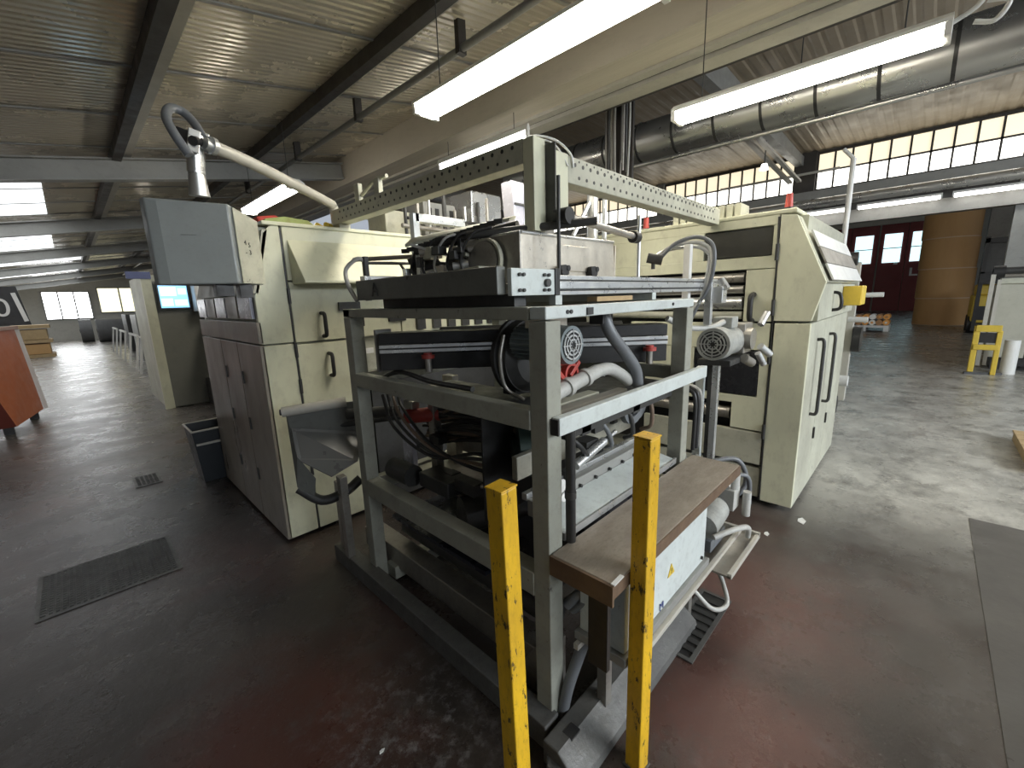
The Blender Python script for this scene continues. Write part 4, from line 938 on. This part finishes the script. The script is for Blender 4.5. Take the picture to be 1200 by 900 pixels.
# geared motor on a stand between frame and right cabinet
gm = thing('geared_motor', 'grey geared motor on a tall post between the frame and right cabinet', 'motor', (2.85, .93, 0))
build('motor_body', MB().cyl((2.80, .93, 1.33), (3.05, .93, 1.33), .095, 30), MOTORL, gm, .004)
fcv = build('fan_cover', MB().cyl((2.74, .93, 1.33), (2.84, .93, 1.33), .100, 32, .104), MOTORL, gm, .004)
gr = MB()
for rr_ in (.03, .05, .07): gr.ring((2.732, .93, 1.33), (1, 0, 0), rr_+.004, rr_-.004, .006, 26)
for i in range(8):
    a = math.pi*2*i/8; gr.bar((2.735, .93+.015*math.cos(a), 1.33+.015*math.sin(a)), (2.735, .93+.08*math.cos(a), 1.33+.08*math.sin(a)), .006, .005, (1, 0, 0))
build('fan_grille', gr, MOTORL, fcv); build('grille_backing', MB().cyl((2.737, .93, 1.33), (2.741, .93, 1.33), .082, 28), BLACK, fcv)
build('gear_housing', MB().box(3.05, 3.22, .84, 1.02, 1.24, 1.44).cyl((3.1, .80, 1.34), (3.1, .88, 1.34), .07, 20).cyl((3.22, .92, 1.38), (3.30, .92, 1.38), .05, 16).cyl((3.0, .82, 1.22), (3.1, .80, 1.18), .03, 10), STEEL, gm, .008)
build('terminal_box', B(2.88, 3.0, .87, .99, 1.42, 1.49), MOTORL, gm, .006)
build('mounting_plate', B(2.80, 3.2, .84, 1.04, 1.19, 1.225), DARK, gm, .004)
build('post', B(2.86, 2.90, .925, .965, 0, 1.19), ALU, gm, .003); build('post', B(2.93, 2.97, .975, 1.015, 0, 1.19), DARK, gm, .003)
build('pipe_clamp', MB().cyl((3.2, .78, 1.28), (3.28, .74, 1.22), .024, 12).cyl((3.15, .78, 1.24), (3.2, .75, 1.16), .02, 12).cyl((3.24, .80, 1.42), (3.3, .78, 1.50), .022, 12), ALU, gm)
# hose stand above
hs = thing('hose_stand', 'upright alu post carrying arched grey hoses beside the right cabinet', 'hoses', (2.7, 1.0, 0))
build('post', B(2.62, 2.66, 1.05, 1.09, 0, 1.93), WHITE, hs, .003); build('post', B(2.72, 2.76, .95, .99, 1.45, 1.72), ALU, hs, .003)
for i, dd in enumerate((0, .03, .055)):
    build('hose', MB().tube([(2.62, 1.24+dd, 1.86), (2.66, 1.16+dd, 1.945-dd*.6), (2.70, 1.05, 1.975-dd), (2.72, .965+dd*.3, 1.93-dd), (2.72, .945+dd*.5, 1.82), (2.72, .97+dd*.4, 1.68), (2.71, 1.02, 1.58), (2.70, 1.06+dd, 1.48)], .012, 10), (HOSE, HOSEL, ALU)[i], hs)
build('nozzle', MB().cyl((2.58, 1.30, 1.87), (2.62, 1.22, 1.85), .03, 12).cyl((2.60, 1.27, 1.80), (2.60, 1.27, 1.87), .012, 10), DARK, hs)
build('valve', MB().box(2.76, 2.84, .90, .98, 1.58, 1.68).cyl((2.80, .89, 1.66), (2.80, .93, 1.72), .025, 12), ALU, hs, .004)
build('hose', MB().tube([(2.5, 1.12, 1.50), (2.62, 1.05, 1.44), (2.78, .97, 1.43), (2.88, .92, 1.46)], .018, 10), HOSEL, hs)
cc = thing('cable_loop', 'black looped cable carrier hanging in the gap before the right cabinet', 'cable carrier', (2.8, 1.05, .5))
for k_ in range(3):
    build('loop', MB().tube([(2.75+.05*k_, 1.02, .62), (2.75+.05*k_, 1.02, .95), (2.75+.05*k_, 1.06, 1.02), (2.75+.05*k_, 1.11, 1.0), (2.75+.05*k_, 1.13, .75), (2.75+.05*k_, 1.11, .52), (2.75+.05*k_, 1.06, .48), (2.75+.05*k_, 1.02, .55)], .014, 8), (BLACK, BLACK, HOSEL)[k_], cc)
build('stand', B(2.95, 2.99, 1.05, 1.10, 0, 1.15), PALE, cc)

# ================================================================ LEFT AISLE THINGS
bn = thing('waste_bin', 'dark blue-grey open bin standing against the left cabinet', 'bin', (.82, 4.98, 0))
def tapbox(x0, x1, y0, y1, z0, z1, t, wall=.015):
    mb = MB(); o = [(x0+t, y0+t), (x1-t, y0+t), (x1-t, y1-t), (x0+t, y1-t)]; u = [(x0, y0), (x1, y0), (x1, y1), (x0, y1)]
    i_ = [(x0+wall, y0+wall), (x1-wall, y0+wall), (x1-wall, y1-wall), (x0+wall, y1-wall)]; ib = [(x0+t+wall, y0+t+wall), (x1-t-wall, y0+t+wall), (x1-t-wall, y1-t-wall), (x0+t+wall, y1-t-wall)]
    vs = [(a, b, z0) for a, b in o]+[(a, b, z1) for a, b in u]+[(a, b, z1) for a, b in i_]+[(a, b, z0+wall) for a, b in ib]
    fs = [(3, 2, 1, 0), (12, 13, 14, 15)]
    for k in range(4):
        j = (k+1) % 4; fs += [(k, j, j+4, k+4), (k+4, j+4, j+8, k+8), (k+8, j+8, j+12, k+12)]
    return mb.add(vs, fs)
build('bin_body', tapbox(.62, 1.02, 4.78, 5.20, 0, .52, .04), BINM, bn, .004)
build('bin_rim', MB().tube([(.62, 4.78, .52), (1.02, 4.78, .52)], .01, 8, 1).tube([(.62, 4.78, .52), (.62, 5.2, .52)], .01, 8, 1).tube([(.62, 5.2, .52), (1.02, 5.2, .52)], .01, 8, 1), BEAML, bn)
build('bin_grip', B(.64, 1.0, 4.775, 4.79, .38, .40), BEAML, bn)
# second machine further down
m2 = thing('feeder_machine', 'tall cream machine with a blue lit touch screen further down the left aisle', 'machine', (1.6, 9.8, 0))
build('front_panel', B(1.02, 2.0, 9.0, 9.06, .02, 2.1), mat('dark_grey_green_panel', (.20, .20, .17), .4, 0, .3, (.1, .1, .09), 2), m2, .006)
build('corner_strip', B(.89, 1.02, 8.98, 9.06, .0, 2.25), CREAM, m2, .004)
build('body', B(.92, 3.2, 9.06, 11.0, 0, 2.2), CREAM2, m2, .01)
sc_ = build('touch_screen', B(1.05, 1.47, 8.90, 8.94, 1.64, 2.08), BLACK, m2, .004)
build('screen_glass', B(1.075, 1.445, 8.893, 8.899, 1.67, 2.04), SCREEN, sc_)
build('screen_panels', MB().box(1.09, 1.24, 8.889, 8.892, 1.70, 1.82).box(1.26, 1.43, 8.889, 8.892, 1.70, 1.80).box(1.09, 1.3, 8.889, 8.892, 1.86, 2.0).box(1.32, 1.43, 8.889, 8.892, 1.88, 1.98), SCRL, sc_)
build('blue_sign', B(.72, 1.02, 8.94, 8.97, 2.13, 2.24), PUR, m2)
ms = MB()
for (x, z, a, b_) in ((1.50, 1.6, .12, .5), (1.66, 1.2, .2, .7), (1.9, 1.7, .3, .3)): ms.box(x, x+a, 8.6, 8.98, z, z+b_)
build('white_covers', ms, WHITE, m2, .01)
ms = MB()
for i in range(16):
    x = random.uniform(1.45, 2.3); z = random.uniform(.3, 1.7); ms.box(x, x+random.uniform(.05, .2), 7.2+random.random()*1.4, 8.9, z, z+random.uniform(.03, .12))
build('machine_fittings', ms, DARK, m2)
build('lower_panel', B(1.5, 2.5, 7.6, 8.98, 0, .45), BLACK, m2)
# lit rack between the two machines
it = thing('transfer_table', 'cluttered dark transfer table between the left cabinet and the screen machine', 'machine table', (1.9, 6.2, 0))
build('table_bed', B(1.3, 2.6, 4.85, 7.4, .60, .70), DARK, it, .01); build('table_leg', B(1.35, 1.43, 5.0, 5.08, 0, .6), DARK, it); build('table_leg', B(1.35, 1.43, 7.2, 7.28, 0, .6), DARK, it)
for i in range(5): build('roller', MB().cyl((1.35, 5.0+i*.5, .78), (2.5, 5.0+i*.5, .78), .06, 14), (STEEL, DARK)[i % 2], it)
build('lamp_cover', MB().box(1.0, 1.1, 5.2, 5.5, 1.1, 1.75), WHITE, it, .02)
build('belt_guard', B(1.15, 2.5, 4.9, 5.0, .9, 1.6), CREAM2, it)
# trestles / rails along far left machine
for i, yy in enumerate((13.2, 16.0, 19.5, 23.0)):
    w_ = thing('machine_unit', ['cream machine unit just beyond the screen machine with a pale rail', 'second machine unit beyond the screen machine along the aisle', 'third machine unit along the left aisle, half hidden', 'farthest machine unit of the left aisle row near the yellow window'][i], 'machine', (2.2, yy, 0), 'machine units down the left aisle')
    build('body', B(1.6, 3.2, yy, yy+1.8, 0, 1.5), (BEAMG, CREAM2, BEAMG, DARK)[i], w_, .02)
    build('rail', MB().bar((1.25, yy-.4, .95), (1.25, yy+1.8, .95), .05, .05), WHITE, w_)
    build('leg', MB().bar((1.25, yy-.35, .95), (1.10, yy-.35, 0), .05, .05), WHITE, w_); build('leg', MB().bar((1.25, yy+1.5, .95), (1.10, yy+1.5, 0), .05, .05), WHITE, w_)
for x, y, L_, lab in ((2.1, 32.5, 2.2, 'large dark wrapped roll on the floor below the yellow window'), (3.3, 30.5, 2.0, 'dark roll lying nearest to the machines at the aisle end'), (.6, 33.5, .5, 'grey round reel end standing below the white window')):
    t = thing('wrapped_roll', lab, 'roll', (x, y, 0))
    build('roll_body', MB().cyl((x-L_/2, y, .62), (x+L_/2, y, .62), .62, 28), TARP, t); build('core', MB().cyl((x-L_/2-.02, y, .62), (x-L_/2+.02, y, .62), .1, 14), BLACK, t)
pr = thing('pallet_rack', 'stack of loaded pallets beside the orange machine in the far left aisle', 'pallets', (-1.0, 24.5, 0))
for i in range(3):
    build('pallet', MB().box(-1.55, -.55, 24, 25.2, .0+i*.55, .12+i*.55), WOOD, pr); 
    if i < 2: build('carton', B(-1.45, -.65, 24.05, 25.1, .13+i*.55, .5+i*.55), (KRAFT, WOOD)[i], pr, .01)
# orange machine
om = thing('orange_hopper', 'big orange flared sheet-metal hopper machine at the left edge', 'machine', (-1.6, 9.0, 0))
x0, x1, y0, y1 = -3.1, -.62, 7.6, 9.9
vs = [(-3.1, 8.4, .12), (-.74, 8.9, .12), (-.52, 10.2, .12), (-3.1, 10.4, .12), (-3.3, 7.9, 1.42), (-1.02, 8.55, 1.42), (-.62, 10.35, 1.42), (-3.3, 10.6, 1.42)]
build('hopper_side', MB().add([vs[1], vs[2], vs[6], vs[5], Vector(vs[1])+Vector((-.03, 0, 0)), Vector(vs[2])+Vector((-.03, 0, 0)), Vector(vs[6])+Vector((-.03, 0, 0)), Vector(vs[5])+Vector((-.03, 0, 0))], [(0, 1, 2, 3), (7, 6, 5, 4), (0, 4, 5, 1), (1, 5, 6, 2), (2, 6, 7, 3), (3, 7, 4, 0)]), ORANGE, om)
build('hopper_front', MB().add([vs[0], vs[1], vs[5], vs[4], Vector(vs[0])+Vector((0, .03, 0)), Vector(vs[1])+Vector((0, .03, 0)), Vector(vs[5])+Vector((0, .03, 0)), Vector(vs[4])+Vector((0, .03, 0))], [(0, 1, 2, 3), (7, 6, 5, 4), (0, 4, 5, 1), (1, 5, 6, 2), (2, 6, 7, 3), (3, 7, 4, 0)]), DRED, om)
build('hopper_core', MB().add([(-3.0, 8.5, .15), (-.82, 8.98, .15), (-.6, 10.1, .15), (-3.0, 10.2, .15), (-3.2, 8.1, 1.4), (-1.1, 8.7, 1.4), (-.72, 10.2, 1.4), (-3.2, 10.4, 1.4)], [(3, 2, 1, 0), (4, 5, 6, 7), (0, 1, 5, 4), (1, 2, 6, 5), (2, 3, 7, 6), (3, 0, 4, 7)]), DRED, om)
build('rim', MB().bar((-3.3, 7.88, 1.44), (-1.0, 8.53, 1.44), .05, .05).bar((-1.0, 8.53, 1.44), (-.60, 10.38, 1.44), .05, .05), mat('pinkish_rim', (.55, .36, .30), .5), om)
for p in ((-.80, 9.0), (-.60, 10.0), (-2.8, 8.6)): build('foot', B(p[0]-.08, p[0]+.02, p[1], p[1]+.1, 0, .14), BLACK, om)
build('pale_side_strip', MB().bar((-.60, 10.4, 1.4), (-.49, 10.22, .12), .05, .05), WHITE, om)
tb = thing('sign_tray', 'black board with white figures standing on the orange hopper rim', 'board', (-.8, 10.5, 1.47))
build('board', MB().prism([(-1.5, 1.47), (-.43, 1.47), (-.50, 2.08), (-1.5, 2.08)], 'y', 10.50, 10.56), BLACK, tb)
text('figures', '+0', .40, (-.82, 10.49, 1.74), (1, 0, 0), (0, 0, 1), WHITE, tb)
build('white_bar', MB().bar((-.545, 10.47, 1.98), (-.47, 10.47, 1.53), .05, .03, (0, 1, 0)), WHITE, tb)
# ================================================================ RIGHT AISLE, FAR THINGS
def roll(x, y, z0, r, h, lab):
    t = thing('paper_roll', lab, 'paper roll', (x, y, z0), 'upright kraft paper rolls')
    build('paper', MB().cyl((x, y, z0+.02), (x, y, z0+h-.02), r, 48), KRAFT, t)
    build('end_edge', MB().ring((x, y, z0), (0, 0, 1), r-.01, .12, .02, 48).ring((x, y, z0+h-.02), (0, 0, 1), r-.01, .12, .02, 48), KEDGE, t)
for i, (z, h, lab) in enumerate(((0, 1.09, 'bottom kraft paper roll of the tall stack beside the red doors'), (1.09, 1.18, 'second kraft roll from the floor in the tall stack by the doors'),
                                 (2.27, 1.2, 'third kraft roll from the floor in the tall stack by the doors'), (3.47, 1.02, 'top kraft roll of the tall stack beside the red doors'))):
    roll(25.6, -.42+i*.03, z, .86, h, lab)
for i, (z, h, lab) in enumerate(((0, 1.2, 'bottom kraft roll of the shorter stack at the right edge'), (1.2, 1.2, 'middle kraft roll of the shorter stack at the right edge'), (2.4, 1.05, 'top kraft roll of the shorter stack at the right edge'))):
    roll(23.6, -2.95, z, 1.0, h, lab)
fk = thing('forklift', 'yellow forklift with dark mast parked between the kraft roll stacks', 'forklift', (21.5, -1.35, 0))
build('chassis', MB().box(21, 22.6, -1.75, -1.05, .35, 1.25).box(21.2, 22.4, -1.7, -1.1, 1.25, 1.6), YEL2, fk, .05)
build('cab_black_panel', B(20.97, 21.0, -1.6, -1.15, .45, .9), BLACK, fk)  # plain black panel on the chassis front
build('mast', MB().box(20.85, 20.95, -1.72, -1.62, .1, 3.1).box(20.85, 20.95, -1.2, -1.1, .1, 3.1).box(20.85, 20.95, -1.7, -1.1, 2.9, 3.05).box(20.85, 20.95, -1.7, -1.1, 1.9, 2.0), BLACK, fk)
build('mast_grid', B(20.96, 20.98, -1.6, -1.2, 2.0, 2.9), DARK, fk)
build('carriage', B(20.8, 20.86, -1.7, -1.1, 1.62, 1.95), BLACK, fk)
for x in (21.25, 22.3): build('wheel', MB().cyl((x, -1.78, .28), (x, -1.6, .28), .28, 20).cyl((x, -1.2, .28), (x, -1.02, .28), .28, 20), BLACK, fk)
# right machine
rm = thing('coating_machine', 'grey-cream machine cabinet with dark rollers at the right edge', 'machine', (12.8, -2.0, 0))
for i in range(3): build('front_panel', B(12.2, 12.26, -1.12-.52*(i+1)+.26, -1.12-.52*i+.24, .25, 1.62), mat('machine_greige', (.46, .45, .37), .5, 0, .35, (.25, .23, .18), 2) if i == 0 else bpy.data.materials['machine_greige'], rm, .01)
build('body', B(12.27, 14.0, -4, -.95, .25, 1.6), bpy.data.materials['machine_greige'], rm)
build('top_strip', B(12.16, 12.3, -4, -.92, 1.62, 1.72), CREAM2, rm, .01)
build('roller', MB().cyl((12.1, -4, 1.86), (12.1, -.80, 1.86), .06, 16), DARK, rm); build('roller', MB().cyl((12.2, -4, 1.78), (12.2, -.9, 1.78), .05, 16), STEEL, rm)
build('roller_bearing', MB().cyl((12.1, -.95, 1.84), (12.1, -.80, 1.84), .11, 16), BLACK, rm)
build('slot', B(12.19, 12.2, -4, -1.3, .10, .24), BLACK, rm); build('upright', B(12.0, 12.06, -.84, -.78, .1, 1.8), BEAML, rm); build('upright', B(12.1, 12.15, -.93, -.88, .1, 1.7), BEAML, rm)
build('knob', MB().ring((12.18, -1.62, 1.05), (1, 0, 0), .09, .05, .03), DARK, rm); build('knob', MB().cyl((12.17, -1.35, 1.42), (12.2, -1.35, 1.42), .03, 10), BLACK, rm)
build('plinth', B(12.35, 13.8, -3.9, -1.0, 0, .25), DARK, rm)
yg = thing('yellow_guard', 'yellow welded guard frame standing before the grey-cream machine', 'guard', (11.6, -.9, 0))
build('guard_post', B(11.5, 11.58, -.74, -.66, 0, .88), YEL2, yg, .01); build('guard_post', B(11.5, 11.58, -1.02, -.95, 0, .80), YEL2, yg, .01)
build('guard_plate', MB().box(11.48, 11.52, -1.0, -.68, .78, .90).box(11.48, 11.52, -1.0, -.68, .45, .55), YEL2, yg, .01); build('black_block', B(11.52, 11.6, -.96, -.74, .58, .76), BLACK, yg)
build('guard_foot', MB().bar((11.45, -.62, .02), (11.6, -1.1, .02), .05, .04), DARK, yg)
wb = single('white_canister', MB().cyl((11.8, -1.18, .0), (11.8, -1.18, .62), .10, 18), WHITE, 'white upright canister beside the yellow guard frame', 'canister', (11.8, -1.18, 0))
# pallet with reels before the doors
pb = thing('pallet', 'white pallet before the red doors', 'pallet', (21.4, 1.5, 0))
build('deck', B(20.9, 21.9, .95, 2.35, .14, .22), WHITE, pb); build('runner', MB().box(20.9, 21.9, .95, 1.1, 0, .14).box(20.9, 21.9, 1.6, 1.7, 0, .14).box(20.9, 21.9, 2.2, 2.35, 0, .14), WHITE, pb)
CC = [mat('reel_orange', (.75, .35, .08), .5), mat('reel_white', (.8, .78, .72), .5), mat('reel_brown', (.40, .22, .10), .6)]
for i in range(14):
    r_i, c_i = i // 7, i % 7
    yv = 1.05+c_i*.2; zv = .22+r_i*.21
    names_ = ['lower', 'upper'][r_i]
    lab = '%s-row reel %s on the white pallet' % (names_, ['at the right end', 'second from the right end', 'third from the right end', 'in the middle', 'third from the left end', 'second from the left end', 'at the left end'][c_i])
    t = thing('reel', lab, 'reel', (21.2, yv, zv), 'reels on the white pallet')
    build('reel_body', MB().cyl((21.0, yv, zv+.1), (21.7, yv, zv+.1), .10, 14), CC[(i*2+r_i) % 3], t); build('reel_core', MB().cyl((20.98, yv, zv+.1), (21.0, yv, zv+.1), .04, 10), CC[(i+1) % 3], t)
wl = single('bag_heap', MB().cyl((19.5, 2.0, 0), (19.5, 2.0, .30), .45, 14, .25), WHITE, 'crumpled white plastic heap beside the pallet of reels', 'bag', (19.5, 2.0, 0), .02)
# wooden pallet at right edge
wp = thing('wooden_pallet', 'corner of a wooden pallet on the floor at the right edge', 'pallet', (6.2, -1.3, 0))
for i in range(6): build('deck_board', B(5.6+.2*i, 5.78+.2*i, -1.95, -.80, .09, .11), WOOD, wp, .003)
for yv in (-.90, -1.4, -1.92): build('runner', B(5.6, 6.78, yv, yv+.09, 0, .09), WOOD, wp, .003)

# ================================================================ FLOOR GRATES AND LITTER
def grate(x0, x1, y0, y1, nx, ny, lab, name='floor_grate', slots=False):
    t = thing(name, lab, 'grate', ((x0+x1)/2, (y0+y1)/2, 0))
    build('recess', B(x0, x1, y0, y1, .001, .003), BLACK, t)
    build('rim', MB().box(x0-.02, x1+.02, y0-.02, y0, .001, .008).box(x0-.02, x1+.02, y1, y1+.02, .001, .008).box(x0-.02, x0, y0, y1, .001, .008).box(x1, x1+.02, y0, y1, .001, .008), CONC, t)
    b_ = MB(); dx = (x1-x0)/nx; dy = (y1-y0)/ny
    for i in range(1, nx): b_.box(x0+i*dx-(.016 if slots else .005), x0+i*dx+(.016 if slots else .005), y0, y1, .003, .009)
    if ny > 1:
        for j in range(1, ny): b_.box(x0, x1, y0+j*dy-.005, y0+j*dy+.005, .003, .009)
        build('grate_bars', b_, CONC, t, kind='stuff')
    else: build('grate_bars', b_, DARK, t)
grate(-.38, .23, 3.31, 3.84, 22, 18, 'large square-mesh drain grate in the floor at lower left')
grate(.20, .36, 5.2, 5.5, 5, 8, 'small drain grate in the floor near the dark bin')
grate(1.72, 2.22, .60, .72, 9, 1, 'slotted drain grate in the floor beside the bench tray', slots=True)
LIT = [(3.45, .48, .05, 'white paper scrap on the floor by the right cabinet corner'), (3.1, .62, .03, 'tiny white scrap near the bench end on the floor'), (.62, 1.02, .022, 'small white chip on the floor left of the left yellow post'),
       (.55, 1.28, .012, 'tiny pale crumb on the dark floor left of the frame base'), (1.16, .50, .018, 'small pink-white crumb at the foot of the right yellow post')]
for x, y, s, lab in LIT:
    single('paper_scrap', MB().prism([(x-s, y-s*.4), (x+s*.2, y-s*.5), (x+s, y+s*.1), (x+s*.3, y+s*.5), (x-s*.6, y+s*.4)], 'z', .001, .004), WHITE, lab, 'scrap', (x, y, 0))
